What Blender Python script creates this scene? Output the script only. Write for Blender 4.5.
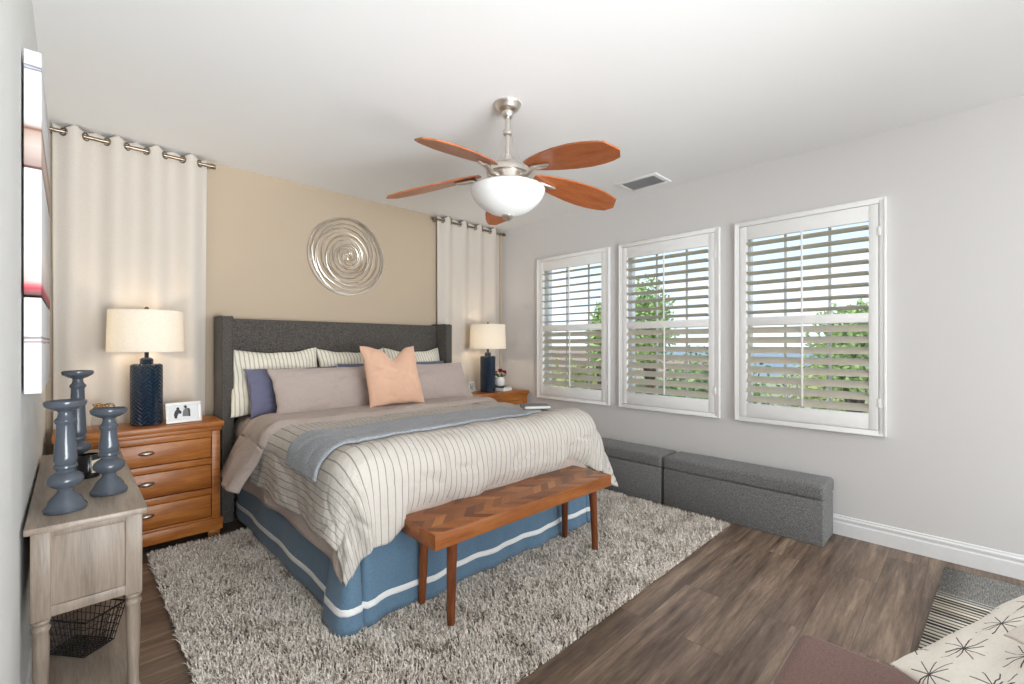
import bpy, bmesh, math, random
import numpy as np
from mathutils import Vector, Matrix, noise
random.seed(7); RNG = np.random.default_rng(11)
PI = math.pi
C = bpy.context.scene.collection
for o in list(bpy.data.objects): bpy.data.objects.remove(o)

# ------------------------------------------------------------------ camera
F_PX, YAW, V0, EYE = 450.63, math.radians(44.424), 344.4, 1.3305
cam_d = bpy.data.cameras.new('camera'); cam = bpy.data.objects.new('camera', cam_d); C.objects.link(cam)
cam_d.sensor_fit = 'HORIZONTAL'; cam_d.sensor_width = 36.0; cam_d.lens = 36.0*F_PX/1024
cam_d.shift_y = (V0-342)/1024; cam_d.clip_start = 0.02; cam_d.clip_end = 900
cam.location = (0, 0, EYE); cam.rotation_euler = (PI/2, 0, -YAW)
bpy.context.scene.camera = cam

# ------------------------------------------------------------------ view, sky, lights
vs = bpy.context.scene.view_settings
vs.view_transform = 'Standard'; vs.look = 'None'; vs.gamma = 1.0; vs.use_curve_mapping = False
vs.exposure = 0.47
W = bpy.data.worlds.new('sky'); bpy.context.scene.world = W; W.use_nodes = True
wn = W.node_tree.nodes; wl = W.node_tree.links; wn.clear()
w_out = wn.new('ShaderNodeOutputWorld'); w_bg = wn.new('ShaderNodeBackground')
w_tc = wn.new('ShaderNodeTexCoord'); w_sep = wn.new('ShaderNodeSeparateXYZ')
w_rmp = wn.new('ShaderNodeValToRGB'); w_ns = wn.new('ShaderNodeTexNoise'); w_cl = wn.new('ShaderNodeValToRGB'); w_mix = wn.new('ShaderNodeMixRGB')
w_map = wn.new('ShaderNodeMapping'); w_map.inputs['Scale'].default_value = (1, 1, 3.2)
wl.new(w_tc.outputs['Generated'], w_sep.inputs[0]); wl.new(w_sep.outputs['Z'], w_rmp.inputs[0])
w_rmp.color_ramp.elements[0].position = 0.0; w_rmp.color_ramp.elements[0].color = (0.78, 0.87, 0.98, 1)
w_rmp.color_ramp.elements[1].position = 0.45; w_rmp.color_ramp.elements[1].color = (0.36, 0.58, 0.92, 1)
wl.new(w_tc.outputs['Generated'], w_map.inputs[0]); wl.new(w_map.outputs[0], w_ns.inputs['Vector'])
w_ns.inputs['Scale'].default_value = 3.0; w_ns.inputs['Detail'].default_value = 6
w_cl.color_ramp.elements[0].position = 0.45; w_cl.color_ramp.elements[1].position = 0.66
wl.new(w_ns.outputs['Fac'], w_cl.inputs[0]); wl.new(w_cl.outputs[0], w_mix.inputs[0])
wl.new(w_rmp.outputs[0], w_mix.inputs[1]); w_mix.inputs[2].default_value = (0.95, 0.97, 1.0, 1)
wl.new(w_mix.outputs[0], w_bg.inputs[0]); w_bg.inputs[1].default_value = 1.15
wl.new(w_bg.outputs[0], w_out.inputs[0])

def lamp(name, kind, loc, energy, color=(1, 1, 1), rot=(0, 0, 0), **kw):
    d = bpy.data.lights.new(name, kind); d.energy = energy; d.color = color
    for k, v in kw.items(): setattr(d, k, v)
    o = bpy.data.objects.new(name, d); C.objects.link(o); o.location = loc; o.rotation_euler = rot
    return o
lamp('sun', 'SUN', (-6, -2, 9), 1.9, (1.0, 0.95, 0.86), (math.radians(38), 0, math.radians(-62)), angle=0.02)
# added frontal key light behind the camera, the wall there has no opening
lamp('frontal_fill', 'AREA', (1.95, -3.2, 1.45), 96, (0.905, 0.957, 1.0), (math.radians(92), 0, 0), shape='RECTANGLE', size=3.4, size_y=2.0)
def aim(a, b): return (Vector(b)-Vector(a)).to_track_quat('-Z', 'Y').to_euler()
lamp('ceiling_bounce_fill', 'AREA', (0.65, -1.9, 0.7), 50, (0.905, 0.957, 1.0), aim((0.65, -1.9, 0.7), (0.75, 3.8, 2.74)), shape='RECTANGLE', size=2.2, size_y=1.5, spread=math.radians(84))  # added fill aimed up at the ceiling, no such lamp in the room

# ------------------------------------------------------------------ materials
def srgb(r, g, b):
    f = lambda c: (c/255/12.92) if c/255 <= 0.04045 else ((c/255+0.055)/1.055)**2.4
    return (f(r), f(g), f(b), 1)
class NT:
    def __init__(s, name, rough=0.6, metal=0.0, spec=0.4):
        s.m = bpy.data.materials.new(name); s.m.use_nodes = True
        s.t = s.m.node_tree; s.b = s.t.nodes['Principled BSDF']
        s.b.inputs['Roughness'].default_value = rough; s.b.inputs['Metallic'].default_value = metal
        s.b.inputs['Specular IOR Level'].default_value = spec
        s._tc = None
    def n(s, typ, **kw):
        nd = s.t.nodes.new(typ)
        for k, v in kw.items():
            if k.startswith('_'): setattr(nd, k[1:], v)
            else: nd.inputs[k.replace('__', ' ')].default_value = v
        return nd
    def l(s, a, b): s.t.links.new(a, b)
    def coord(s, which='Object', scale=(1, 1, 1), rot=(0, 0, 0)):
        if s._tc is None: s._tc = s.t.nodes.new('ShaderNodeTexCoord')
        mp = s.n('ShaderNodeMapping'); mp.inputs['Scale'].default_value = scale; mp.inputs['Rotation'].default_value = rot
        s.l(s._tc.outputs[which], mp.inputs[0]); return mp.outputs[0]
    def noise(s, vec, scale, detail=3, rough=0.5):
        nd = s.n('ShaderNodeTexNoise', Scale=scale, Detail=detail, Roughness=rough); s.l(vec, nd.inputs['Vector']); return nd.outputs['Fac']
    def ramp(s, fac, stops):
        r = s.n('ShaderNodeValToRGB'); e = r.color_ramp.elements
        while len(e) < len(stops): e.new(0.5)
        for el, (p, c) in zip(e, stops): el.position = p; el.color = c
        s.l(fac, r.inputs[0]); return r.outputs[0]
    def mix(s, fac, a, b, mode='MIX'):
        m = s.n('ShaderNodeMixRGB', _blend_type=mode)
        for sock, v in zip(m.inputs, (fac, a, b)):
            if hasattr(v, 'links') or hasattr(v, 'is_linked'): s.l(v, sock)
            else: sock.default_value = v
        return m.outputs[0]
    def math(s, op, a, b=0.0):
        m = s.n('ShaderNodeMath', _operation=op)
        for sock, v in zip(m.inputs, (a, b)):
            if hasattr(v, 'is_linked'): s.l(v, sock)
            else: sock.default_value = v
        return m.outputs[0]
    def col(s, c):
        if hasattr(c, 'is_linked'): s.l(c, s.b.inputs['Base Color'])
        else: s.b.inputs['Base Color'].default_value = c
    def bump(s, h, strength=0.2, dist=0.01):
        bp = s.n('ShaderNodeBump', Strength=strength, Distance=dist); s.l(h, bp.inputs['Height']); s.l(bp.outputs[0], s.b.inputs['Normal'])

def paint(name, c, rough=0.75, tex=0.12):
    k = NT(name, rough, 0, 0.25); v = k.coord('Object')
    k.col(k.mix(k.noise(v, 1.3, 2), tuple(x*0.97 for x in c[:3])+(1,), c))
    k.bump(k.noise(v, 130, 3), tex, 0.004); return k.m
def plain(name, c, rough=0.5, metal=0.0, spec=0.4, nz=25, amt=0.08):
    k = NT(name, rough, metal, spec); v = k.coord('Object')
    k.col(k.mix(k.noise(v, nz, 3), tuple(x*(1-amt) for x in c[:3])+(1,), c)); return k.m
def heather(name, c1, c2, scale=260, rough=0.95, bump=0.5, c3=None):
    k = NT(name, rough, 0, 0.15); v = k.coord('Object'); v2 = k.coord('Object', (1, 1, 0.35)); v3 = k.coord('Object', (0.35, 0.35, 1))
    a = k.noise(v2, scale, 2, 0.7); b = k.noise(v3, scale*1.1, 2, 0.7)
    h = k.math('ADD', k.math('MULTIPLY', a, 0.5), k.math('MULTIPLY', b, 0.5))
    k.col(k.ramp(h, [(0.36, c1), (0.62, c2)] if c3 is None else [(0.33, c1), (0.52, c2), (0.68, c3)]))
    k.bump(h, bump, 0.003); k.b.inputs['Sheen Weight'].default_value = 0.15; return k.m
def linen(name, c, rough=0.92, spread=0.12, wr=0.8):
    k = NT(name, rough, 0, 0.12); v = k.coord('UV'); va = k.coord('UV', (1, 14, 1)); vb = k.coord('UV', (14, 1, 1))
    w = k.math('ADD', k.noise(va, 60, 2), k.noise(vb, 60, 2))
    k.col(k.ramp(w, [(0.75, tuple(x*(1-spread) for x in c[:3])+(1,)), (1.25, tuple(min(1, x*(1+spread*0.6)) for x in c[:3])+(1,))]))
    h = k.math('ADD', k.math('MULTIPLY', k.noise(v, 16, 5, 0.6), 1.0), k.math('MULTIPLY', w, 0.06))
    k.bump(h, wr, 0.02); k.b.inputs['Sheen Weight'].default_value = 0.2; return k.m
def stripes(name, base, line, spacing, width, axis='X', soft=0.25, wr=0.75, vary=True):
    k = NT(name, 0.92, 0, 0.12); uv = k.coord('UV'); sp = k.n('ShaderNodeSeparateXYZ'); k.l(uv, sp.inputs[0])
    t = k.math('FRACT', k.math('DIVIDE', sp.outputs[axis], spacing))
    d = k.math('ABSOLUTE', k.math('SUBTRACT', t, 0.5))
    hw = width/spacing/2
    f = k.ramp(d, [(hw*(1-soft), (1, 1, 1, 1)), (hw*(1+soft), (0, 0, 0, 1))])
    va = k.coord('UV', (1, 14, 1)); vb = k.coord('UV', (14, 1, 1))
    w = k.math('ADD', k.noise(va, 60, 2), k.noise(vb, 60, 2))
    bc = k.ramp(w, [(0.75, tuple(x*0.93 for x in base[:3])+(1,)), (1.25, base)])
    k.col(k.mix(f, bc, line))
    h = k.math('ADD', k.noise(uv, 15, 5, 0.6), k.math('MULTIPLY', w, 0.05))
    k.bump(h, wr, 0.02); return k.m
def wood(name, stops, axis=0, scale=1.0, rough=0.4, stretch=9, bump=0.08, knots=True, spec=0.4):
    k = NT(name, rough, 0, spec); sc = [stretch, stretch, stretch]; sc[axis] = 1.0
    v = k.coord('Object', tuple(x*scale for x in sc)); v1 = k.coord('Object', tuple((3*x)*scale for x in sc))
    n1 = k.noise(v, 1.6, 5, 0.62); n2 = k.noise(v1, 3.5, 3, 0.6)
    m = k.math('ADD', k.math('MULTIPLY', n1, 0.68), k.math('MULTIPLY', n2, 0.32))
    k.col(k.ramp(m, stops)); k.bump(m, bump, 0.004); return k.m
def emis(k, color, strength):
    k.b.inputs['Emission Color'].default_value = color; k.b.inputs['Emission Strength'].default_value = strength

M = {}
M['wall'] = paint('wall_paint', srgb(222, 219, 217)); M['ceiling'] = paint('ceiling_paint', srgb(240, 239, 237), 0.85)
M['beige'] = paint('beige_wall_paint', srgb(186, 168, 146)); M['leftwall'] = paint('side_wall_paint', srgb(222, 222, 219), tex=0.25)
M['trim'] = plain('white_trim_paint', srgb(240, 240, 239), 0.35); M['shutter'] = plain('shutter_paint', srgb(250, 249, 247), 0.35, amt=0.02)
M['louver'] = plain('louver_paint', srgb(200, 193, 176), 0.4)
M['nickel'] = plain('brushed_nickel', srgb(222, 216, 208), 0.3, 1.0); M['rodmetal'] = plain('rod_metal', srgb(150, 135, 118), 0.3, 1.0)
M['pull'] = plain('pewter_pull', srgb(176, 170, 160), 0.35, 1.0); M['dark'] = plain('dark_foot_finish', srgb(30, 28, 27), 0.8)  # the dark one is the plain colour of the bed feet
M['black'] = plain('black_wire', srgb(34, 32, 31), 0.5, 0.3); M['blackgl'] = plain('black_glass', srgb(22, 20, 20), 0.15)
M['wick'] = plain('cream_wax', srgb(236, 226, 196), 0.6); M['white'] = plain('white_glaze', srgb(238, 236, 232), 0.25); M['paper'] = plain('book_paper', srgb(236, 230, 218), 0.8)
M['candle'] = plain('slate_blue_glaze', srgb(80, 86, 95), 0.2, 0, 0.5, 14, 0.25)
M['head'] = heather('charcoal_tweed', srgb(44, 41, 39), srgb(104, 98, 92), 240); M['ott'] = heather('grey_linen_upholstery', srgb(62, 62, 63), srgb(150, 149, 148), 300)
M['taupe_up'] = heather('taupe_upholstery', srgb(112, 86, 79), srgb(140, 111, 102), 420, bump=0.25)
M['throw'] = heather('grey_blue_knit', srgb(124, 128, 135), srgb(186, 189, 194), 260, bump=0.9)
M['taupe'] = linen('taupe_linen', srgb(184, 168, 158)); M['taupe2'] = linen('mauve_linen', srgb(184, 168, 160)); M['blue'] = linen('slate_blue_linen', srgb(112, 112, 136)); M['peach'] = linen('peach_linen', srgb(220, 178, 151), spread=0.06, wr=0.25)
M['skirt'] = linen('denim_blue_linen', srgb(95, 121, 142), spread=0.22, wr=0.35); M['band'] = linen('white_ribbon', srgb(232, 232, 230), wr=0.2); M['mat'] = linen('mattress_ticking', srgb(190, 180, 172))
M['duvet'] = stripes('striped_duvet', srgb(204, 197, 188), srgb(146, 139, 134), 0.036, 0.0044)
M['sham'] = stripes('striped_sham', srgb(236, 230, 214), srgb(186, 176, 156), 0.030, 0.008, soft=0.5)
M['cream'] = linen('cream_cotton', srgb(242, 232, 220), spread=0.04)
def curtain_mat():
    k = NT('cream_sheer_curtain', 0.9, 0, 0.1); va = k.coord('UV', (1, 12, 1)); vb = k.coord('UV', (12, 1, 1))
    w = k.math('ADD', k.noise(va, 90, 2), k.noise(vb, 90, 2))
    c = k.ramp(w, [(0.7, srgb(206, 195, 182)), (1.3, srgb(231, 222, 211))]); k.col(c)
    tr = k.n('ShaderNodeBsdfTranslucent'); k.l(c, tr.inputs[0]); mx = k.n('ShaderNodeMixShader', Fac=0.25)
    k.l(k.b.outputs[0], mx.inputs[1]); k.l(tr.outputs[0], mx.inputs[2])
    k.l(mx.outputs[0], k.t.nodes['Material Output'].inputs[0]); return k.m
M['curtain'] = curtain_mat()
def shade_mat():
    k = NT('linen_lamp_shade', 0.9, 0, 0.1); v = k.coord('Object', (1, 1, 6)); c = k.ramp(k.noise(v, 60, 2), [(0.3, srgb(240, 235, 226)), (0.7, srgb(252, 249, 243))]); k.col(c)
    tr = k.n('ShaderNodeBsdfTranslucent'); k.l(c, tr.inputs[0]); mx = k.n('ShaderNodeMixShader', Fac=0.5)
    k.l(k.b.outputs[0], mx.inputs[1]); k.l(tr.outputs[0], mx.inputs[2]); k.l(mx.outputs[0], k.t.nodes['Material Output'].inputs[0]); return k.m
M['shade'] = shade_mat()
def navy_mat():
    k = NT('navy_ceramic', 0.14, 0, 0.6); v = k.coord('Object'); sp = k.n('ShaderNodeSeparateXYZ'); k.l(v, sp.inputs[0])
    k.col(k.ramp(k.noise(v, 60, 3), [(0.3, srgb(12, 30, 48)), (0.75, srgb(22, 50, 72))]))
    ang = k.math('MULTIPLY', k.math('ARCTAN2', sp.outputs['Y'], sp.outputs['X']), 0.0875)
    t = k.math('ADD', sp.outputs['Z'], k.math('PINGPONG', ang, 0.0344)); p = k.math('PINGPONG', t, 0.0125)
    k.bump(k.math('MULTIPLY', p, 80.0), 0.9, 0.008); return k.m
M['navy'] = navy_mat()
def glass_mat(name, c=(1, 1, 1, 1), thin=True):
    k = NT(name, 0.02); nd = k.t.nodes
    tr = k.n('ShaderNodeBsdfTransparent', Color=c); gl = k.n('ShaderNodeBsdfGlossy', Roughness=0.02); lw = k.n('ShaderNodeLayerWeight', Blend=0.5)
    f_ = k.math('ADD', k.math('MULTIPLY', k.math('POWER', lw.outputs['Facing'], 4.0), 0.45), 0.03)
    mx = k.n('ShaderNodeMixShader'); k.l(f_, mx.inputs[0]); k.l(tr.outputs[0], mx.inputs[1]); k.l(gl.outputs[0], mx.inputs[2])
    k.l(mx.outputs[0], nd['Material Output'].inputs[0]); return k.m
M['glass'] = glass_mat('window_glass', (0.97, 0.985, 0.98, 1)); M['jarglass'] = glass_mat('jar_glass', (0.93, 0.93, 0.91, 1))
def bowl_mat():
    k = NT('opal_glass', 0.25, 0, 0.5); k.col(srgb(232, 231, 229)); emis(k, (1, 0.98, 0.94, 1), 0.02); return k.m
M['bowl'] = bowl_mat()
M['pine'] = wood('honey_pine', [(0.3, srgb(108, 58, 20)), (0.5, srgb(162, 96, 40)), (0.68, srgb(194, 126, 60))], 0, 1.0, 0.35)
M['pinev'] = wood('honey_pine_upright', [(0.3, srgb(112, 62, 24)), (0.5, srgb(162, 96, 40)), (0.68, srgb(192, 124, 60))], 2, 1.0, 0.35)
M['cons'] = wood('weathered_grey_oak', [(0.3, srgb(100, 87, 75)), (0.5, srgb(132, 118, 104)), (0.7, srgb(154, 140, 126))], 2, 1.3, 0.45, 14)
M['consh'] = wood('weathered_grey_oak_top', [(0.3, srgb(112, 99, 87)), (0.5, srgb(144, 130, 116)), (0.7, srgb(166, 152, 138))], 1, 1.3, 0.35, 14)
M['blade'] = wood('cherry_blade', [(0.3, srgb(138, 74, 38)), (0.5, srgb(168, 94, 52)), (0.7, srgb(184, 110, 66))], 0, 1.5, 0.3, 12)
M['leg'] = wood('walnut_leg', [(0.3, srgb(70, 34, 16)), (0.5, srgb(116, 62, 32)), (0.7, srgb(146, 84, 46))], 2, 1.5, 0.35)
def herring():
    k = NT('herringbone_mango', 0.35, 0, 0.4); uv = k.coord('UV'); sp = k.n('ShaderNodeSeparateXYZ'); k.l(uv, sp.inputs[0])
    # chevron slats: fold the long coordinate, skew by the short one
    t = k.math('PINGPONG', sp.outputs['Y'], 0.085); s = k.math('ADD', sp.outputs['X'], t)
    cell = k.math('FLOOR', k.math('DIVIDE', s, 0.062)); row = k.math('FLOOR', k.math('DIVIDE', sp.outputs['Y'], 0.085))
    cv = k.n('ShaderNodeCombineXYZ'); k.l(cell, cv.inputs[0]); k.l(row, cv.inputs[1])
    wn_ = k.n('ShaderNodeTexWhiteNoise', _noise_dimensions='2D'); k.l(cv.outputs[0], wn_.inputs['Vector'])
    g = k.noise(k.coord('UV', (14, 60, 1), (0, 0, 0.78)), 3.0, 4, 0.6)
    base = k.ramp(wn_.outputs['Value'], [(0.0, srgb(104, 58, 30)), (0.4, srgb(146, 88, 46)), (0.75, srgb(168, 104, 54)), (1.0, srgb(188, 126, 72))])
    gr = k.ramp(g, [(0.3, (0.66, 0.62, 0.58, 1)), (0.7, (1.1, 1.08, 1.05, 1))])
    k.col(k.mix(1.0, base, gr, 'MULTIPLY')); k.bump(g, 0.08, 0.003); return k.m
M['herring'] = herring()
M['benchside'] = wood('mango_wood', [(0.3, srgb(106, 58, 28)), (0.5, srgb(152, 90, 46)), (0.7, srgb(178, 114, 62))], 0, 1.2, 0.35)
def floor_mat():
    k = NT('oak_laminate', 0.38, 0, 0.4); v = k.coord('Object')
    br = k.n('ShaderNodeTexBrick', Scale=1.0); k.l(v, br.inputs['Vector']); br.offset = 0.37; br.offset_frequency = 2
    br.inputs['Brick Width'].default_value = 1.22; br.inputs['Row Height'].default_value = 0.185; br.inputs['Mortar Size'].default_value = 0.0012; br.inputs['Mortar Smooth'].default_value = 0.1
    br.inputs['Color1'].default_value = (0, 0, 0, 1); br.inputs['Color2'].default_value = (1, 1, 1, 1); br.inputs['Mortar'].default_value = (0.5, 0.5, 0.5, 1)
    sh = k.n('ShaderNodeVectorMath', _operation='MULTIPLY_ADD'); k.l(br.outputs['Color'], sh.inputs[0]); sh.inputs[1].default_value = (7, 3, 5); k.l(k.coord('Object', (0.7, 9.0, 1)), sh.inputs[2])
    n1 = k.noise(sh.outputs[0], 1.7, 8, 0.68); n2 = k.noise(sh.outputs[0], 9, 6, 0.75)
    m = k.math('ADD', k.math('MULTIPLY', n1, 0.7), k.math('MULTIPLY', n2, 0.3))
    c = k.ramp(m, [(0.32, srgb(58, 45, 37)), (0.44, srgb(106, 88, 75)), (0.54, srgb(136, 116, 100)), (0.66, srgb(178, 156, 134))])
    tint = k.ramp(br.outputs['Color'], [(0, (0.80, 0.78, 0.77, 1)), (1, (1.12, 1.1, 1.06, 1))])
    c = k.mix(1.0, c, tint, 'MULTIPLY'); c = k.mix(k.math('MULTIPLY', br.outputs['Fac'], 0.55), c, srgb(52, 42, 36)); k.col(c)
    h = k.math('SUBTRACT', k.math('MULTIPLY', m, 0.3), br.outputs['Fac']); k.bump(h, 0.12, 0.004); return k.m
M['floor'] = floor_mat()
def pile_mat():
    k = NT('shag_yarn', 0.95, 0, 0.1); v = k.coord('Object')
    n = k.noise(v, 95, 2, 0.7); n2 = k.noise(v, 6, 3)
    m = k.math('ADD', k.math('MULTIPLY', n, 0.76), k.math('MULTIPLY', n2, 0.24))
    k.col(k.ramp(m, [(0.35, srgb(132, 119, 106)), (0.46, srgb(232, 220, 207)), (0.58, srgb(253, 247, 239))])); return k.m
M['pile'] = pile_mat(); M['rugbase'] = plain('rug_backing', srgb(110, 100, 92), 0.95)
def woven():
    k = NT('woven_stripe_rug', 0.95, 0, 0.1); uv = k.coord('UV'); sp = k.n('ShaderNodeSeparateXYZ'); k.l(uv, sp.inputs[0])
    row = k.math('FLOOR', k.math('DIVIDE', sp.outputs['X'], 0.0165)); cv = k.n('ShaderNodeCombineXYZ'); k.l(row, cv.inputs[0])
    wn_ = k.n('ShaderNodeTexWhiteNoise', _noise_dimensions='1D'); k.l(row, wn_.inputs['W'])
    a = k.math('MODULO', row, 2.0)
    dk = k.ramp(wn_.outputs['Value'], [(0, srgb(38, 36, 36)), (0.5, srgb(84, 84, 84)), (1, srgb(104, 100, 92))])
    lt = k.ramp(wn_.outputs['Value'], [(0, srgb(238, 233, 220)), (0.6, srgb(222, 215, 198)), (0.85, srgb(208, 196, 168)), (1, srgb(176, 184, 188))])
    far = k.ramp(k.noise(k.coord('UV', (1, 8, 1)), 26, 3, 0.7), [(0.3, srgb(86, 88, 92)), (0.5, srgb(134, 134, 132)), (0.7, srgb(182, 174, 158))])
    edge = k.ramp(k.math('MULTIPLY', sp.outputs['X'], 1/1.46), [(0.70, (0, 0, 0, 1)), (0.74, (1, 1, 1, 1))])
    k.col(k.mix(edge, k.mix(a, lt, dk), far))
    k.bump(k.math('PINGPONG', sp.outputs['X'], 0.00675), 0.6, 0.5); return k.m
M['woven'] = woven()
def canvas_mat():
    k = NT('canvas_print', 0.6, 0, 0.3); uv = k.coord('UV'); sp = k.n('ShaderNodeSeparateXYZ'); k.l(uv, sp.inputs[0])
    n = k.noise(k.coord('UV', (3, 9, 1)), 2.2, 5, 0.65)
    t = k.math('ADD', sp.outputs['Y'], k.math('MULTIPLY', k.math('SUBTRACT', n, 0.5), 0.05))
    sky = k.ramp(t, [(0.0, srgb(150, 118, 108)), (0.03, srgb(164, 144, 136)), (0.18, srgb(196, 178, 168)), (0.30, srgb(172, 150, 138)), (0.325, srgb(120, 74, 46)), (0.36, srgb(196, 184, 178)), (0.42, srgb(208, 208, 210)), (0.825, srgb(212, 212, 213)), (0.835, srgb(96, 92, 104)), (0.85, srgb(190, 190, 198)), (0.865, srgb(104, 100, 112)), (0.875, srgb(212, 212, 213)), (1.0, srgb(212, 212, 213))])
    k.col(sky); return k.m
M['canvas'] = canvas_mat()
def canvas_red():
    k = NT('canvas_print_shore', 0.6, 0, 0.3); uv = k.coord('UV'); sp = k.n('ShaderNodeSeparateXYZ'); k.l(uv, sp.inputs[0])
    n = k.noise(k.coord('UV', (3, 9, 1)), 2.6, 5, 0.65)
    t = k.math('ADD', sp.outputs['Y'], k.math('MULTIPLY', k.math('SUBTRACT', n, 0.5), 0.05))
    k.col(k.ramp(t, [(0.0, srgb(84, 58, 54)), (0.03, srgb(150, 92, 92)), (0.06, srgb(192, 62, 82)), (0.085, srgb(208, 120, 124)), (0.11, srgb(196, 184, 178)), (0.30, srgb(226, 216, 211)), (0.50, srgb(210, 210, 210)), (1.0, srgb(212, 212, 213))])); return k.m
M['canvas2'] = canvas_red()
def canvas_band():
    k = NT('canvas_print_horizon', 0.6, 0, 0.3); uv = k.coord('UV'); sp = k.n('ShaderNodeSeparateXYZ'); k.l(uv, sp.inputs[0])
    n = k.noise(k.coord('UV', (3, 9, 1)), 2.6, 5, 0.65)
    t = k.math('ADD', sp.outputs['Y'], k.math('MULTIPLY', k.math('SUBTRACT', n, 0.5), 0.05))
    k.col(k.ramp(t, [(0.0, srgb(212, 212, 213)), (0.52, srgb(210, 208, 208)), (0.535, srgb(150, 132, 132)), (0.56, srgb(226, 216, 212)), (0.585, srgb(92, 84, 92)), (0.60, srgb(212, 212, 213)), (1.0, srgb(212, 212, 213))])); return k.m
M['canvas3'] = canvas_band()
def leafm(name, a, b):
    k = NT(name, 0.6, 0, 0.3); k.col(k.ramp(k.noise(k.coord('Object'), 7, 3, 0.7), [(0.3, srgb(*a)), (0.7, srgb(*b))])); return k.m
M['leaf1'] = leafm('bright_foliage', (112, 146, 78), (196, 214, 140)); M['leaf2'] = leafm('deep_foliage', (84, 118, 70), (160, 186, 122)); M['leaf3'] = leafm('yellow_green_foliage', (128, 140, 76), (206, 206, 140))
M['bark'] = plain('bark', srgb(96, 80, 66), 0.9); M['ground'] = leafm('dry_ground', (132, 134, 98), (186, 180, 146)); M['hill'] = leafm('far_hill', (128, 140, 150), (148, 158, 164))
M['stucco'] = plain('house_stucco', srgb(176, 164, 150), 0.9); M['tiles'] = plain('roof_tiles', srgb(168, 144, 130), 0.85)
M['red'] = plain('red_petals', srgb(168, 26, 52), 0.6, amt=0.3); M['green'] = plain('vase_leaves', srgb(96, 120, 52), 0.6); M['copper'] = plain('copper_wire', srgb(196, 140, 110), 0.25, 1.0); M['gold'] = plain('gold_wire', srgb(190, 160, 104), 0.25, 1.0)
M['bookdark'] = plain('dark_book_cloth', srgb(52, 52, 56), 0.45); M['slate'] = plain('grey_book_cloth', srgb(112, 116, 122), 0.5); M['wire'] = plain('champagne_wire', srgb(232, 226, 216), 0.3, 1.0)
def starburst():
    k = NT('starburst_stitched_cotton', 0.92, 0, 0.12); uv = k.coord('UV'); sp = k.n('ShaderNodeSeparateXYZ'); k.l(uv, sp.inputs[0])
    py = 0.088; px_ = 0.104
    v = k.math('DIVIDE', k.math('ADD', sp.outputs['Y'], 1.0), py); row = k.math('FLOOR', v)
    u = k.math('ADD', k.math('DIVIDE', k.math('ADD', sp.outputs['X'], 1.0), px_), k.math('MULTIPLY', k.math('MODULO', row, 2.0), 0.5))
    lx = k.math('MULTIPLY', k.math('SUBTRACT', k.math('FRACT', u), 0.5), px_); ly = k.math('MULTIPLY', k.math('SUBTRACT', k.math('FRACT', v), 0.5), py)
    r = k.math('SQRT', k.math('ADD', k.math('MULTIPLY', lx, lx), k.math('MULTIPLY', ly, ly)))
    th = k.math('ADD', k.math('ARCTAN2', ly, lx), 0.25+PI)
    d = k.math('MULTIPLY', r, k.math('SINE', k.math('PINGPONG', th, PI/8)))   # distance to the nearest of eight rays
    ray = k.math('MULTIPLY', k.math('LESS_THAN', d, 0.0011), k.math('LESS_THAN', r, 0.037))
    lat_ = k.math('LESS_THAN', k.math('ABSOLUTE', k.math('SUBTRACT', ly, k.math('MULTIPLY', lx, 0.25))), 0.0009)
    m = k.math('MAXIMUM', ray, lat_)
    w = k.math('ADD', k.noise(k.coord('UV', (1, 14, 1)), 60, 2), k.noise(k.coord('UV', (14, 1, 1)), 60, 2))
    base = k.ramp(w, [(0.75, srgb(234, 225, 213)), (1.25, srgb(247, 240, 230))])
    k.col(k.mix(m, base, srgb(88, 80, 80))); k.bump(k.math('ADD', k.noise(uv, 14, 4), k.math('MULTIPLY', m, -0.3)), 0.4, 0.012); return k.m
M['star'] = starburst()

# ------------------------------------------------------------------ mesh helpers
def link(name, me, mat, parent=None, smooth=True):
    o = bpy.data.objects.new(name, me); C.objects.link(o)
    if mat is not None: me.materials.append(mat)
    if smooth:
        me.polygons.foreach_set('use_smooth', [True]*len(me.polygons))
    if parent is not None: o.parent = parent
    return o
def from_bm(name, bm, mat, parent=None, smooth=True, sharp=35):
    me = bpy.data.meshes.new(name); bmesh.ops.recalc_face_normals(bm, faces=bm.faces[:]); bm.to_mesh(me); bm.free()
    o = link(name, me, mat, parent, smooth)
    if smooth: me.set_sharp_from_angle(angle=math.radians(sharp))
    return o
def box(bm, x0, x1, y0, y1, z0, z1, bev=0.0, seg=2):
    vs_ = [bm.verts.new((x, y, z)) for x in (x0, x1) for y in (y0, y1) for z in (z0, z1)]
    q = [(0, 1, 3, 2), (4, 6, 7, 5), (0, 4, 5, 1), (2, 3, 7, 6), (0, 2, 6, 4), (1, 5, 7, 3)]
    fs = [bm.faces.new([vs_[i] for i in f]) for f in q]
    if bev > 0:
        es = list({e for f in fs for e in f.edges}); bmesh.ops.bevel(bm, geom=es, offset=bev, segments=seg, profile=0.5, affect='EDGES')
    return vs_
def boxes(name, lst, mat, parent=None, bev=0.004, seg=2):
    bm = bmesh.new()
    for b in lst: box(bm, *b[:6], bev=b[6] if len(b) > 6 else bev, seg=seg)
    return from_bm(name, bm, mat, parent)
def boxuv(o, s=1.0, axes=None):
    me = o.data; uv = me.uv_layers.new(name='UVMap')
    for p in me.polygons:
        n = p.normal; a = max(range(3), key=lambda i: abs(n[i]))
        for li in p.loop_indices:
            c = me.vertices[me.loops[li].vertex_index].co
            uv.data[li].uv = {0: (c.y, c.z), 1: (c.x, c.z), 2: (c.x, c.y)}[a]
    return o
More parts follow.
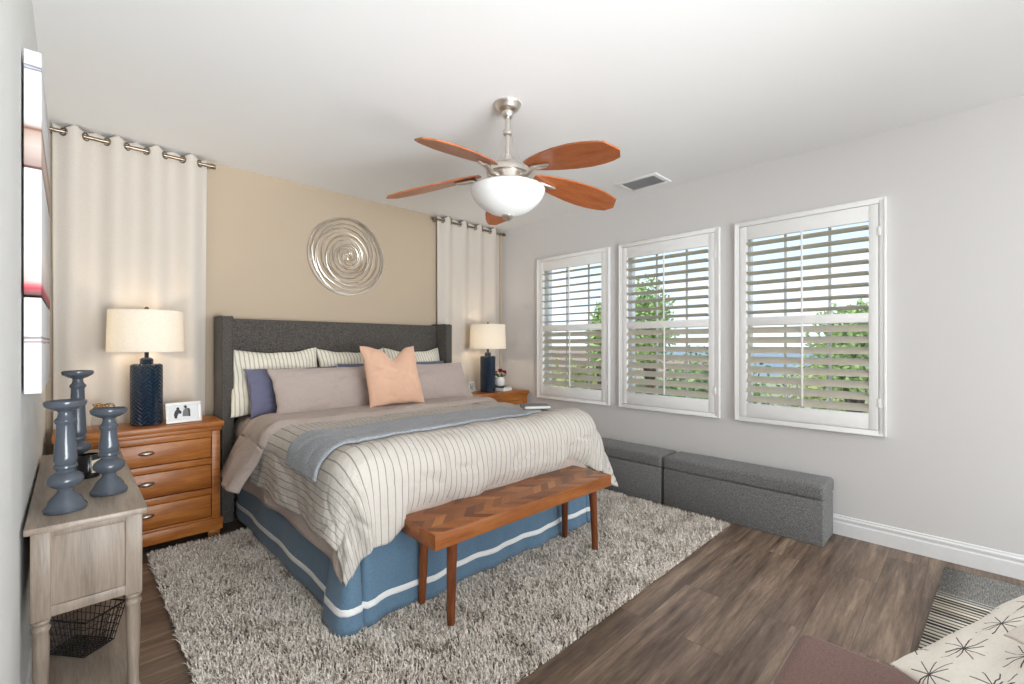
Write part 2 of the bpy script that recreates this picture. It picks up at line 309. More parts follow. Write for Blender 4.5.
def lathe(bm, prof, cx=0, cy=0, cz=0, n=28, caps=True, axis=None):
    rings = []
    for r, z in prof:
        rings.append([bm.verts.new((cx+r*math.cos(2*PI*i/n), cy+r*math.sin(2*PI*i/n), cz+z)) for i in range(n)])
    for a, b in zip(rings, rings[1:]):
        for i in range(n): bm.faces.new((a[i], a[(i+1) % n], b[(i+1) % n], b[i]))
    if caps:
        bm.faces.new(rings[0][::-1]); bm.faces.new(rings[-1])
def tube(bm, pts, r, n=8, closed=False):
    P = [Vector(p) for p in pts]; rings = []; m = len(P)
    t0 = (P[1]-P[0]).normalized(); ref = Vector((0, 0, 1)) if abs(t0.z) < 0.9 else Vector((1, 0, 0)); nrm = (ref - t0*ref.dot(t0)).normalized()
    for i in range(m):
        t = (P[(i+1) % m]-P[i-1]) if closed else (P[min(i+1, m-1)]-P[max(i-1, 0)])
        t.normalize(); nrm = (nrm - t*nrm.dot(t)).normalized(); bi = t.cross(nrm)
        rr = r[i] if hasattr(r, '__len__') else r
        rings.append([bm.verts.new(P[i]+rr*(math.cos(2*PI*k/n)*nrm+math.sin(2*PI*k/n)*bi)) for k in range(n)])
    for i in range(m if closed else m-1):
        a, b = rings[i], rings[(i+1) % m]
        for k in range(n): bm.faces.new((a[k], a[(k+1) % n], b[(k+1) % n], b[k]))
    if not closed:
        bm.faces.new(rings[0][::-1]); bm.faces.new(rings[-1])
def prism(bm, poly, d0, d1, fn):
    a = [bm.verts.new(fn(u, v, d0)) for u, v in poly]; b = [bm.verts.new(fn(u, v, d1)) for u, v in poly]; n = len(poly)
    bm.faces.new(a[::-1]); bm.faces.new(b)
    for i in range(n): bm.faces.new((a[i], a[(i+1) % n], b[(i+1) % n], b[i]))
def grid_mesh(name, fn, us, vs_, mat, parent=None, thick=0.0, uvfn=None, keep=None, sharp=None, off=1.0, subs=0):
    nu, nv = len(us), len(vs_)
    V = [fn(u, v) for v in vs_ for u in us]
    Fc = []
    for j in range(nv-1):
        for i in range(nu-1):
            if keep and not keep(0.5*(us[i]+us[i+1]), 0.5*(vs_[j]+vs_[j+1])): continue
            Fc.append((j*nu+i, j*nu+i+1, (j+1)*nu+i+1, (j+1)*nu+i))
    me = bpy.data.meshes.new(name); me.from_pydata([tuple(p) for p in V], [], Fc); me.update()
    uv = me.uv_layers.new(name='UVMap')
    for p in me.polygons:
        for li in p.loop_indices:
            k = me.loops[li].vertex_index; u, v = us[k % nu], vs_[k//nu]
            uv.data[li].uv = uvfn(u, v) if uvfn else (u, v)
    o = link(name, me, mat, parent)
    if thick:
        m = o.modifiers.new('thickness', 'SOLIDIFY'); m.thickness = thick; m.offset = off
    if subs:
        m = o.modifiers.new('smooth', 'SUBSURF'); m.levels = subs; m.render_levels = subs
    return o
def lin(a, b, n): return [a+(b-a)*i/(n-1) for i in range(n)]
def nz(x, y, z=0.0): return noise.noise(Vector((x, y, z)))
def smooth(a, b, x):
    t = min(1, max(0, (x-a)/(b-a))); return t*t*(3-2*t)

def tag(o, label, cat, group=None, kind=None):
    o['label'] = label; o['category'] = cat
    if group: o['group'] = group
    if kind: o['kind'] = kind
    return o
def thing(name, label, cat, loc=(0, 0, 0), rz=0.0, group=None):
    o = bpy.data.objects.new(name, None); C.objects.link(o); o.location = loc; o.rotation_euler = (0, 0, rz); o.empty_display_size = 0.05
    return tag(o, label, cat, group)
def struct(o): o['kind'] = 'structure'; return o
def dup(root, loc, label, rz=None):
    def rec(o, par):
        c = o.copy(); C.objects.link(c)
        if par is not None: c.parent = par
        for ch in list(o.children): rec(ch, c)
        return c
    kids = list(root.children); r = rec(root, None); r.location = loc; r['label'] = label
    if rz is not None: r.rotation_euler = (0, 0, rz)
    return r

# ------------------------------------------------------------------ room shell
XR, YB, ZC, XL, YF = 3.852, 4.12, 2.74, -0.112, -3.4
struct(boxes('floor', [(XL-0.3, XR+0.16, YF-0.15, YB+0.15, -0.12, 0.0, 0)], M['floor']))
struct(boxes('ceiling', [(XL-0.3, XR+0.16, YF-0.15, YB+0.15, ZC, ZC+0.12, 0)], M['ceiling']))
struct(boxes('wall_back', [(XL-0.3, XR+0.16, YB, YB+0.15, 0, ZC, 0)], M['beige']))
struct(boxes('wall_left', [(XL-0.15, XL, 1.60, YB, 0, ZC, 0), (XL-0.15, XL+0.012, YF, 1.60, 0, ZC, 0)], M['leftwall']))
struct(boxes('wall_front', [(XL-0.3, XR+0.16, YF-0.15, YF, 0, ZC, 0)], M['wall']))
WIN = [(0.393, 1.339), (1.456, 2.412), (2.523, 3.491)]; WZ0, WZ1 = 0.721, 2.302; INS = 0.045
lst = [(XR, XR+0.16, YF, YB, 0, WZ0+INS, 0), (XR, XR+0.16, YF, YB, WZ1-INS, ZC, 0)]
ys = [YF]+[v for a, b in WIN for v in (a+INS, b-INS)]+[YB]
for a, b in zip(ys[0::2], ys[1::2]): lst.append((XR, XR+0.16, a, b, WZ0+INS, WZ1-INS, 0))
struct(boxes('wall_right', lst, M['wall']))
def baseboard(name, fn, a, b):
    prof = [(0, 0), (0.016, 0), (0.016, 0.084), (0.011, 0.092), (0.011, 0.102), (0.015, 0.106), (0.015, 0.116), (0.008, 0.122), (0.007, 0.132), (0, 0.136)]
    bm = bmesh.new(); prism(bm, prof, a, b, fn); return struct(from_bm(name, bm, M['trim'], None, True, 30))
baseboard('baseboard_right', lambda d, z, s: (XR-d, s, z), YF, YB)
baseboard('baseboard_back', lambda d, z, s: (s, YB-d, z), XL, XR-0.017)
baseboard('baseboard_left', lambda d, z, s: (XL+d, s, z), 1.61, YB-0.017)
for k, (a, b) in enumerate(WIN):
    y0, y1, z0, z1 = a+INS, b-INS, WZ0+INS, WZ1-INS
    w = bpy.data.objects.new('window_%d' % (k+1), None); C.objects.link(w); w.location = (XR+0.10, (a+b)/2, z0); struct(w)
    h, wd = z1-z0, (y1-y0)/2; fw = 0.045
    struct(boxes('window_frame', [(-.03, .03, -wd, -wd+fw, 0, h), (-.03, .03, wd-fw, wd, 0, h), (-.03, .03, -wd, wd, 0, fw), (-.03, .03, -wd, wd, h-fw, h), (-.024, .024, -wd, wd, h/2-.03, h/2+.03)], M['trim'], w))
    struct(boxes('muntin', [(-.008, .008, -wd/3-.009, -wd/3+.009, fw, h-fw), (-.008, .008, wd/3-.009, wd/3+.009, fw, h-fw)], M['trim'], w, 0.002))
    struct(boxes('pane', [(-.003, .003, -wd+.02, wd-.02, .02, h-.02, 0)], M['glass'], w))

# ------------------------------------------------------------------ plantation shutters
SH_G = 'plantation shutters along the window wall'
def shutter(yc, width, label, phi_up, phi_lo):
    t = thing('plantation_shutter', label, 'shutter', (XR, yc, WZ0), 0, SH_G)
    h = WZ1-WZ0; w = width/2; fo = 0.036
    boxes('outer_frame', [(-.032, -.001, -w, -w+fo, 0, h), (-.032, -.001, w-fo, w, 0, h), (-.032, -.001, -w+fo, w-fo, 0, fo), (-.032, -.001, -w+fo, w-fo, h-fo, h),
          (-.036, -.030, -w, -w+.014, 0, h, .003), (-.036, -.030, w-.014, w, 0, h, .003), (-.036, -.030, -w+.014, w-.014, 0, .014, .003), (-.036, -.030, -w+.014, w-.014, h-.014, h, .003)], M['shutter'], t, .003)
    a = w-fo-.003; st = 0.052; rail = 0.105; mid = 0.032
    z0, z1 = fo+.003, h-fo-.003; zm = h/2
    boxes('panel_frame', [(-.030, -.002, -a, -a+st, z0, z1), (-.030, -.002, a-st, a, z0, z1), (-.030, -.002, -a+st, a-st, z0, z0+rail), (-.030, -.002, -a+st, a-st, z1-rail, z1), (-.030, -.002, -a+st, a-st, zm-mid, zm+mid)], M['shutter'], t, .003)
    for zz in (0.22, h-0.22):
        boxes('hinge', [(-.036, -.028, -a-.010, -a+.004, zz-.03, zz+.03, .002)], M['shutter'], t)
    ly = a-st-.002
    for nm, lo, hi, phi in (('upper_louvers', zm+mid, z1-rail, phi_up), ('lower_louvers', z0+rail, zm-mid, phi_lo)):
        n = 8; bm = bmesh.new(); step = (hi-lo)/n
        for i in range(n):
            zc = lo+step*(i+0.5); ring = []
            prof = [(0.033*math.cos(q), 0.0055*math.sin(q)) for q in (2*PI*j/14 for j in range(14))]
            cs, sn = math.cos(phi), math.sin(phi)
            pr = [(-0.016+(u*cs-v*sn), zc+(u*sn+v*cs)) for u, v in prof]
            prism(bm, pr, -ly, ly, lambda u, v, s: (u, s, v))
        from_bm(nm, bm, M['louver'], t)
        xe = -0.016-0.033*math.cos(phi)-.005
        bm = bmesh.new(); box(bm, xe-.005, xe+.005, -.0065, .0065, lo+.012, hi+.004, .003)
        from_bm('tilt_rod', bm, M['shutter'], t)
    return t
d2r = math.radians
shutter(0.866, 0.946, 'white plantation shutter at the right, nearest the camera and largest', d2r(-19), d2r(47))
shutter(1.934, 0.956, 'middle one of the three white plantation shutters, a green tree behind its left half', d2r(-19), d2r(47))
shutter(3.007, 0.968, 'white plantation shutter nearest the corner, its upper louvers fully open', d2r(-6), d2r(47))

# ------------------------------------------------------------------ ceiling: vent and fan
vt = thing('ceiling_vent', 'small white slotted air vent in the ceiling near the window wall', 'vent', (3.555, 2.0, ZC))
boxes('vent_frame', [(-.14, -.10, -.19, .19, -.010, 0), (.10, .14, -.19, .19, -.010, 0), (-.10, .10, -.19, -.15, -.010, 0), (-.10, .10, .15, .19, -.010, 0)], M['ceiling'], vt, .003)
bm = bmesh.new()
for i in range(30):
    y = -.147+.294*i/29
    prism(bm, [(-.006, -.012), (-.003, -.012), (.006, -.002), (.003, -.002)], -.10, .10, lambda u, v, s, y=y: (s, y+u, v))
from_bm('slats', bm, plain('vent_metal', srgb(205, 205, 205), 0.5), vt, False)
boxes('duct_backing', [(-.10, .10, -.15, .15, -.0015, -.0002, 0)], plain('duct_grey', srgb(96, 96, 96), .8), vt)

FX, FY = 1.832, 1.905
fan = thing('ceiling_fan', 'five-blade ceiling fan with cherry blades and white glass light bowl', 'ceiling fan', (FX, FY, ZC))
def lat(name, prof, mat, par, n=32, c=(0, 0, 0)):
    bm = bmesh.new(); lathe(bm, prof, c[0], c[1], c[2], n); return from_bm(name, bm, mat, par)
lat('canopy', [(.078, 0), (.080, -.006), (.076, -.014), (.068, -.020), (.064, -.032), (.050, -.044), (.036, -.052), (.034, -.066), (.028, -.078), (.022, -.084)], M['nickel'], fan)
lat('downrod', [(.0145, -.08), (.0145, -.37)], M['nickel'], fan, 20)
lat('rod_collar', [(.015, -.150), (.026, -.156), (.029, -.168), (.026, -.182), (.015, -.188)], M['nickel'], fan, 24)
lat('motor_housing', [(.020, -.31), (.032, -.315), (.036, -.330), (.042, -.345), (.075, -.354), (.098, -.366), (.118, -.382), (.124, -.396), (.124, -.414), (.108, -.418), (.108, -.426), (.118, -.430), (.118, -.478), (.104, -.486), (.10, -.50)], M['nickel'], fan, 40)
lat('light_bowl', [(.212, -.500), (.219, -.506), (.217, -.518), (.205, -.548), (.181, -.580), (.146, -.610), (.104, -.634), (.055, -.649), (.012, -.654)], M['bowl'], fan, 48)
lat('bowl_rim', [(.10, -.494), (.210, -.494), (.216, -.500), (.210, -.506), (.10, -.506)], M['nickel'], fan, 40)
lat('finial', [(.012, -.648), (.032, -.654), (.034, -.662), (.026, -.673), (.014, -.682), (.004, -.688)], M['nickel'], fan, 24)
for sx, sy in ((.09, -.09), (-.09, .09)):
    bm = bmesh.new(); tube(bm, [(sx*.18, sy*.18, -.186), (sx*.75, sy*.75, -.39)], .0012, 6); from_bm('stay_wire', bm, M['nickel'], fan)
bprof = [(0.17, .038), (.20, .050), (.26, .068), (.34, .085), (.44, .099), (.54, .103), (.62, .096), (.68, .084), (.73, .066)]
bp = [(r, w) for r, w in bprof]+[(.765, .012)]+[(r, -w) for r, w in bprof[::-1]]
def blade_z(r): return -.408-(r-.15)*.155
def bladep(u, v, d): return (u, v, blade_z(u)-0.235*v+d)
for k in range(5):
    a = d2r(52+72*k)
    bm = bmesh.new(); prism(bm, bp, -.004, .004, bladep)
    b = from_bm('blade', bm, M['blade'], fan, True, 30); b.rotation_euler = (0, 0, a)
    bm = bmesh.new()
    tube(bm, [(.105, 0, -.448), (.14, -.004, -.456), (.175, -.006, -.456), (.21, -.004, blade_z(.21)-.016), (.26, .0, blade_z(.26)-.015), (.30, .004, blade_z(.30)-.014), (.325, .006, blade_z(.325)-.011)], [.016, .015, .015, .016, .016, .013, .006], 12)
    from_bm('blade_arm', bm, M['nickel'], b)

# ------------------------------------------------------------------ spiral wall art
bm = bmesh.new(); rr = random.Random(3)
for s in range(3):
    ph = s*2.1; pts = []; turns = 5.2
    N = 300
    for i in range(N):
        q = i/(N-1); th = ph+turns*2*PI*q
        r = .018+.345*q**0.92 + .016*math.sin(th*1.0+ph*2.3+1.7*q*6)*(0.25+q)
        pts.append((r*math.cos(th)*(.98), -.014+.009*math.sin(th*1.5+ph), r*math.sin(th)*1.02))
    tube(bm, pts, .0042, 6)
for s in range(2):
    pts = [((.352+.012*math.cos(2*th+s))*math.cos(th), -.012+.004*math.sin(3*th+s), (.362+.010*math.sin(2*th+s*2))*math.sin(th)) for th in lin(0, 2*PI, 73)[:-1]]
    tube(bm, pts, .0048, 6, True)
art = from_bm('spiral_wall_art', bm, M['wire']); art.location = (1.862, YB-.006, 2.155)
tag(art, 'round silver wire spiral hung on the beige wall above the headboard', 'wall art')

# ------------------------------------------------------------------ curtains and rods
def curtain(x0, x1, label_c, label_r, rod0, rod1, waves, flare):
    ROD_Y, ROD_Z = 4.058, 2.688
    r = thing('curtain_rod', label_r, 'curtain rod', ((rod0+rod1)/2, ROD_Y, ROD_Z), 0, 'curtain rods'); L = (rod1-rod0)/2
    bm = bmesh.new(); tube(bm, [(-L, 0, 0), (L, 0, 0)], .0115, 14); from_bm('rod', bm, M['rodmetal'], r)
    for s in (-1, 1):
        bm = bmesh.new(); tube(bm, [(s*(L-.004), 0, 0), (s*(L+.012), 0, 0), (s*(L+.03), 0, 0)], [.019, .019, .017], 14); from_bm('end_cap', bm, M['rodmetal'], r)
        bm = bmesh.new(); tube(bm, [(s*(L-.03), YB-ROD_Y, 0), (s*(L-.03), YB-ROD_Y-.004, 0), (s*(L-.03), YB-ROD_Y-.006, 0), (s*(L-.03), .0, 0)], [.022, .022, .007, .007], 14); from_bm('bracket', bm, M['rodmetal'], r)
    c = thing('curtain', label_c, 'curtain', ((x0+x1)/2, ROD_Y, 0), 0, 'curtain panels'); xc = (x0+x1)/2; hw = (x1-x0)/2
    ztop, zbot = 2.727, 0.015
    def fn(u, v):     # u in 0..1 across, v 0..1 from the top down
        amp = .028*(1-0.20*smooth(0, .12, v)-.25*smooth(.3, 1, v))
        ph = u*waves*2*PI
        y = amp*math.cos(ph+.5*math.sin(v*2.1+u*3)*v)+.006*nz(u*7, v*2.2, 3)*v
        w = hw*(1-flare*v*(1 if u > .5 else .3)*abs(u-.5)*2)
        x = (u-.5)*2*w+.008*nz(u*5, v*3, 9)*v
        z = ztop+(zbot-ztop)*v + (.012*math.cos(ph*2)*(1-smooth(0, .04, v)))
        return (x, min(y, .04), z)
    us = lin(0, 1, 130); vv = [0, .006, .012, .02, .03, .04, .05]+lin(.07, 1, 36)
    grid_mesh('panel', fn, us, vv, M['curtain'], c, .0025, lambda u, v: (u*hw*3, v*2.7))
    hem = []
    # grommets: rings where the cloth crosses the rod
    for i in range(int(waves*2)):
        u = (i+.5)/(waves*2)
        if not 0 < u < 1: continue
        p = fn(u, (ztop-ROD_Z)/(ztop-zbot)); bm = bmesh.new()
        tube(bm, [(p[0], .023*math.cos(q), ROD_Z+.023*math.sin(q)) for q in lin(0, 2*PI, 21)[:-1]], .0055, 8, True)
        # the ring faces along the slope of the fold
        o = from_bm('grommet', bm, M['rodmetal'], c)
        sgn = 1 if i % 2 == 0 else -1
        me = o.data; R = Matrix.Translation((p[0], 0, 0)) @ Matrix.Rotation(sgn*d2r(38), 4, 'Z') @ Matrix.Translation((-p[0], 0, 0)); me.transform(R)
    return c
curtain(-.083, .745, 'cream grommet curtain at the left, behind the lit lamp and photo frame', 'metal curtain rod at the left, ending beside the canvas panels', -.10, .765, 4, .05)
curtain(2.858, 3.775, 'cream grommet curtain in the far corner beside the window wall', 'metal curtain rod in the far corner of the room', 2.81, 3.825, 4, .02)

# ------------------------------------------------------------------ bed
bed = thing('bed', 'king bed with charcoal winged headboard and blue ribbon-trimmed skirt', 'bed', (1.815, 4.05, 0))
BX, BY = 1.815, 4.05
def B(x0, x1, y0, y1, z0, z1, b=.01): return (x0-BX, x1-BX, y0-BY, y1-BY, z0, z1, b)
boxes('headboard_panel', [B(.835, 2.795, 3.99, 4.075, .12, 1.530, .015)], M['head'], bed, seg=3)
for nm, a, b in (('headboard_wing', .787, .856), ('headboard_wing', 2.774, 2.843)):
    w = boxes(nm, [B(a, b, 3.80, 4.08, .03, 1.538, .012)], M['head'], bed, seg=3)
    bm = bmesh.new()
    for xx in (a+.002, b-.002): tube(bm, [(xx-BX, 3.802-BY, .05), (xx-BX, 3.802-BY, 1.53), (xx-BX, 3.83-BY, 1.538), (xx-BX, 4.07-BY, 1.538)], .0045, 6)
    from_bm('piping', bm, M['head'], w)
boxes('box_spring', [B(.935, 2.735, 2.05, 3.985, .22, .46, .03)], M['mat'], bed, seg=3)
boxes('mattress', [B(.915, 2.755, 2.02, 3.985, .46, .775, .07)], M['mat'], bed, seg=4)
for x in (1.0, 1.815, 2.65):
    for y in (2.2, 3.8): boxes('bed_foot', [(x-BX-.03, x-BX+.03, y-BY-.03, y-BY+.03, .012 if y < 3.6 else 0.0, .24, .004)], M['dark'], bed)
# skirt: a cloth running down the left side, around the split corners, along the foot, up the right side
def skirt_path():
    P = []
    for i in range(60): P.append((.925-.004*math.sin(i*.35), 3.93-(3.93-2.17)*i/59))
    P += [(.922, 2.19), (.924, 2.16), (.928, 2.14), (.926, 2.15), (.905, 2.165), (.885, 2.162), (.876, 2.14), (.872, 2.08), (.870, 2.02), (.876, 1.985), (.892, 1.972), (.915, 1.968), (.940, 1.970), (.948, 1.985), (.950, 2.03), (.952, 2.07), (.972, 2.07), (.976, 2.03), (.980, 1.985), (.990, 1.968), (1.01, 1.972)]
    for i in range(60):
        x = 1.04+(2.66-1.04)*i/59; P.append((x, 1.99+.010*math.sin(i*.42)+.006*math.sin(i*.9)-.02*math.exp(-((x-1.32)/.05)**2)))
    P += [(2.68, 1.985), (2.69, 2.02), (2.70, 1.985), (2.73, 1.98), (2.755, 1.985), (2.77, 2.0), (2.775, 2.05), (2.755, 2.1), (2.775, 2.13)]
    for i in range(30): P.append((2.765, 2.16+(3.93-2.16)*i/29))
    return P
SP = skirt_path(); acc = [0]
for a, b in zip(SP, SP[1:]): acc.append(acc[-1]+math.hypot(a[0]-b[0], a[1]-b[1]))
def skirt_fn(off):
    cx, cy = BX, 3.0
    def fn(i, z):
        i = int(i); x, y = SP[i]; a, b = SP[max(i-1, 0)], SP[min(i+1, len(SP)-1)]
        tx, ty = b[0]-a[0], b[1]-a[1]; L = math.hypot(tx, ty) or 1; nx, ny = ty/L, -tx/L
        nx, ny = -ty/L*-1, tx/L*-1
        # outward is to the right of travel reversed: left side travels -y, outward is -x
        ox, oy = (ty/L, -tx/L)
        q = (.46-z)/.43
        if x < .915: x = .915+(x-.915)*q
        if y < 1.985: y = 1.985+(y-1.985)*q
        fl = .030*q+off+.008*nz(acc[i]*4, z*3)*q
        bx = smooth(0, 1, q); ins = (1-q)*.0
        return (x-BX+ox*fl, y-BY+oy*fl, z+.006*nz(acc[i]*3.1, 5)*q)
    return fn
ids = list(range(len(SP)))
sk = grid_mesh('bed_skirt', skirt_fn(0), ids, lin(.46, .030, 14), M['skirt'], bed, .003, lambda i, z: (acc[int(i)], z))
grid_mesh('ribbon_band', skirt_fn(.0035), ids, lin(.142, .112, 4), M['band'], sk, .002, lambda i, z: (acc[int(i)], z))

# ------------------------------------------------------------------ bedding drape
XL_F, XR_F, YF_F, RAD, ZT = 1.005, 2.665, 2.085, .10, .780
def drape(p, q, off, flare=.06, flare_r=.06, wave=.012, puff=0.0, seed=0.0, wr=.006):
    ex = XL_F-p if p < XL_F else (p-XR_F if p > XR_F else 0); sx = -1 if p < XL_F else 1
    ey = YF_F-q if q < YF_F else 0
    e = math.hypot(ex, ey)
    cx, cy = min(max(p, XL_F), XR_F), max(q, YF_F)
    nlift = puff*(.5+.5*nz(p*2.1+seed, q*2.1, seed))+wr*(nz(p*7, q*7, seed+4)+.6*nz(p*15, q*13, seed+7))
    if e < 1e-9: return Vector((p, q, ZT+off+nlift))
    dx, dy = sx*ex/e, -ey/e
    R = RAD; arc = R*PI/2
    if e < arc:
        a = e/R; h, d = R*math.sin(a), R*(1-math.cos(a)); nh, nv = math.sin(a), math.cos(a)
    else:
        fl = flare+(flare_r-flare)*(ex/e) if sx > 0 else flare
        t = e-arc; h, d = R+fl*t, R+t*math.sqrt(max(0, 1-fl*fl)); nh, nv = 1.0, fl
        s = (q if ex > ey else p)
        h += wave*math.sin(s*11+seed*3+1.5*nz(s*2, seed))*min(1, t/.18)
    o = off+nlift
    return Vector((cx+dx*(h+o*nh), cy+dy*(h+o*nh), ZT-d+o*nv))
# taupe coverlet: thin layer under the duvet, folded back below the pillows
cov = thing('coverlet', 'taupe linen coverlet spread under the striped duvet, folded back at the pillows', 'coverlet', (BX, 3.0, .78))
def shift(f, c): return lambda u, v: f(u, v)-Vector(c)
CC = (BX, 3.0, .78)
def cov_e(p): return 0
def under(u, v):
    hang_l = .50+.03*nz(v*3, 1); hang_f = .352
    p = XL_F-hang_l*(1-u/.2) if u < .2 else (XR_F+.46*(u-.8)/.2 if u > .8 else XL_F+(XR_F-XL_F)*(u-.2)/.6)
    lf = hang_f+.10*(1-smooth(.16, .24, u))+.10*smooth(.66, .78, u)
    q = YF_F-lf*(1-v/.25) if v < .25 else YF_F+(3.93-YF_F)*(v-.25)/.75
    return drape(p, q, .016, .05, .05, .008, 0, 2.0, .003)
grid_mesh('under_layer', shift(under, CC), lin(0, .2, 22)+lin(.2, .8, 40)[1:]+lin(.8, 1, 16)[1:], lin(0, .25, 18)+lin(.25, 1, 50)[1:], M['taupe'], cov, .010, lambda u, v: (u*2.8, v*2.4))
def fold(u, v):
    p = XL_F-.475*(1-u/.22) if u < .22 else (XR_F+.42*(u-.8)/.2 if u > .8 else XL_F+(XR_F-XL_F)*(u-.22)/.58)
    hk = 1-smooth(0, .24, u)
    y0 = 2.96+.05*nz(p*2.3, 3)+.21*hk+.03*math.sin(p*3); y1 = 3.46+.24*hk+.03*nz(p*3, 8)
    q = y0+(y1-y0)*v
    lump = .014*math.exp(-((v-.12)/.10)**2)-.020*math.exp(-(v/.035)**2)+.012*nz(p*3+v*2, q*9, 1.3)
    w = drape(p, q, .054+lump, .38, .06, .022, .006, 5.0, .004)
    return w
grid_mesh('turned_back_fold', shift(fold, CC), lin(0, .22, 36)+lin(.22, .8, 60)[1:]+lin(.8, 1, 18)[1:], lin(0, 1, 30), M['taupe'], cov, .007, lambda u, v: (u*2.9, v*.55))
# striped duvet
PD0, PD1 = XL_F-.405, XR_F+.44
def wrk(p, q):
    a = abs(nz(p*3.1+q*1.7, q*2.3-p*1.1, 7.7)); b = abs(nz(p*6.3-q*2.9, q*5.1+p*2.3, 2.2))
    return -.010*math.exp(-(a/.07)**2)-.005*math.exp(-(b/.08)**2)
def duvet_fn(u, v):
    p = PD0+(XL_F-PD0)*(u/.2) if u < .2 else (XR_F+(PD1-XR_F)*(u-.8)/.2 if u > .8 else XL_F+(XR_F-XL_F)*(u-.2)/.6)
    lf = .372+.076*(1-smooth(1.04, 1.17, p))+.05*smooth(2.62, 2.78, p)+.018*nz(p*4, 2)+.010*math.sin(p*17)
    q = YF_F-lf*(1-v/.3) if v < .3 else YF_F+(3.28-YF_F)*(v-.3)/.7
    bulge = .035*math.sin(PI*min(1, max(0, (1-v/.42))))if v < .42 else 0
    side = smooth(1.0, 1.25, p)
    w = drape(p, q, .040+bulge*(.35+.65*side)+wrk(p, q), .08, .52, .014, .016, 1.0, .0055)
    # tucked bottom edge over the bench
    if v < .10 and 1.16 < p < 2.66: w.y += .05*((.10-v)/.10)**2
    # stripes bunch into soft folds on the foot drop
    if v < .3: w.y += .008*math.sin(p*26+2*nz(p*2, 1))*min(1, (.3-v)/.2)
    return w
def duvet_uv(u, v):
    p = PD0+(XL_F-PD0)*(u/.2) if u < .2 else (XR_F+(PD1-XR_F)*(u-.8)/.2 if u > .8 else XL_F+(XR_F-XL_F)*(u-.2)/.6)
    return (p, v*1.6)
dv = grid_mesh('duvet', shift(duvet_fn, (BX, 2.6, .8)), lin(0, .2, 36)+lin(.2, .8, 110)[1:]+lin(.8, 1, 36)[1:], lin(0, .3, 40)+lin(.3, 1, 50)[1:], M['duvet'], None, .022, duvet_uv, off=-1.0)
dv.location = (BX, 2.6, .8)
tag(dv, 'cream duvet with thin grey stripes draped over the foot of the bed', 'duvet')
# grey throw
def throw_fn(u, v):
    p = XL_F-.17+(2.40-(XL_F-.17))*u
    hk = 1-smooth(.0, .22, u)
    y0 = 2.10+.05*u+.10*hk+.012*nz(p*3, 4); y1 = 2.64-.02*u+.02*hk+.015*nz(p*2.6, 9)
    q = y0+(y1-y0)*v
    base = duvet_lift(p, q)
    ed = min(v, 1-v)
    return drape(p, q, base+.013-.010*math.exp(-(ed/.025)**2)+wrk(p, q)*.6, .08, .06, .010, .016, 1.0, .0045)
def duvet_lift(p, q):
    return .040+(.0 if q > 2.4 else .035*math.sin(PI*max(0, min(1, 1-(.3+.7*(q-YF_F)/(3.28-YF_F))/.42)))*(.35+.65*smooth(1.0, 1.25, p)) if q > YF_F else .03)
th = grid_mesh('throw_blanket', shift(throw_fn, (1.7, 2.4, .84)), lin(0, .25, 50)+lin(.25, 1, 70)[1:], lin(0, 1, 36), M['throw'], None, .007, lambda u, v: (u*1.9, v*.5)); th.location = (1.7, 2.4, .84)
tag(th, 'grey blue knit throw laid across the striped duvet', 'throw')

# ------------------------------------------------------------------ pillows
def pillow(name, label, w, h, T, loc, tilt, mat, yaw=0.0, roll=0.0, group=None, chop=0.0, seed=0.0, flop=0.0, flange=0.0, sag=0.0, n=36):
    S = [-1+2*i/(n-1) for i in range(n)]
    S = [math.sin(s*PI/2)*.65+s*.35 for s in S]
    V = []; UV = []
    for side in (1, -1):
        for b in S:
            for a in S:
                t = max(0, (1-abs(a)**2.6))**.55*max(0, (1-abs(b)**2.6))**.55
                x = a*w/2*(1-.055*(1-abs(b)**2)*abs(a)**3*1.0); z = b*h/2*(1-.07*(1-abs(a)**2)*abs(b)**3)
                z += -sag*(1-a*a)*max(0, b)**2
                if chop: z -= chop*math.exp(-((a-.08)/.34)**2)*max(0, (b+.15)/1.15)**1.6; 
                y = side*T/2*t*(1-.45*chop/.1*math.exp(-((a-.08)/.22)**2)*max(0, b) if chop else 1)
                c1 = abs(nz(a*1.9+seed+b*.8, b*2.6-a*.5, seed+side)); c2 = abs(nz(a*4.1+seed, b*3.3+a*1.2, seed+3))
                y += side*(.016*t*nz(a*2.2+seed, b*2.2, seed+side)-.012*t*math.exp(-(c1/.07)**2)-.006*t*math.exp(-(c2/.08)**2))
                y += flop*(max(0, b)**2)*h*.3
                x += .008*nz(a*2, b*3, seed+5)*abs(a); z += .010*nz(a*3, b*2, seed+9)*abs(b)
                V.append((x, y, z)); UV.append((a*w/2, b*h/2))
    Fc = []; n2 = n*n
    for j in range(n-1):
        for i in range(n-1):
            k = j*n+i; Fc.append((k, k+n, k+n+1, k+1)); k += n2; Fc.append((k, k+1, k+n+1, k+n))
    bd = [i for i in range(n)]+[j*n+n-1 for j in range(1, n)]+[(n-1)*n+i for i in range(n-2, -1, -1)]+[j*n for j in range(n-2, 0, -1)]
    for a, b in zip(bd, bd[1:]+bd[:1]): Fc.append((a, b, b+n2, a+n2))
    me = bpy.data.meshes.new(name); me.from_pydata(V, [], Fc); me.update()
    uv = me.uv_layers.new(name='UVMap')
    for l in me.loops: uv.data[l.index].uv = UV[l.vertex_index]
    o = link(name, me, mat); m = o.modifiers.new('weld', 'WELD'); m.merge_threshold = .0008
    o.location = loc; o.rotation_euler = (tilt, roll, yaw)
    return tag(o, label, 'pillow', group)
G = 'pillows leaning on the headboard'
zb = .80
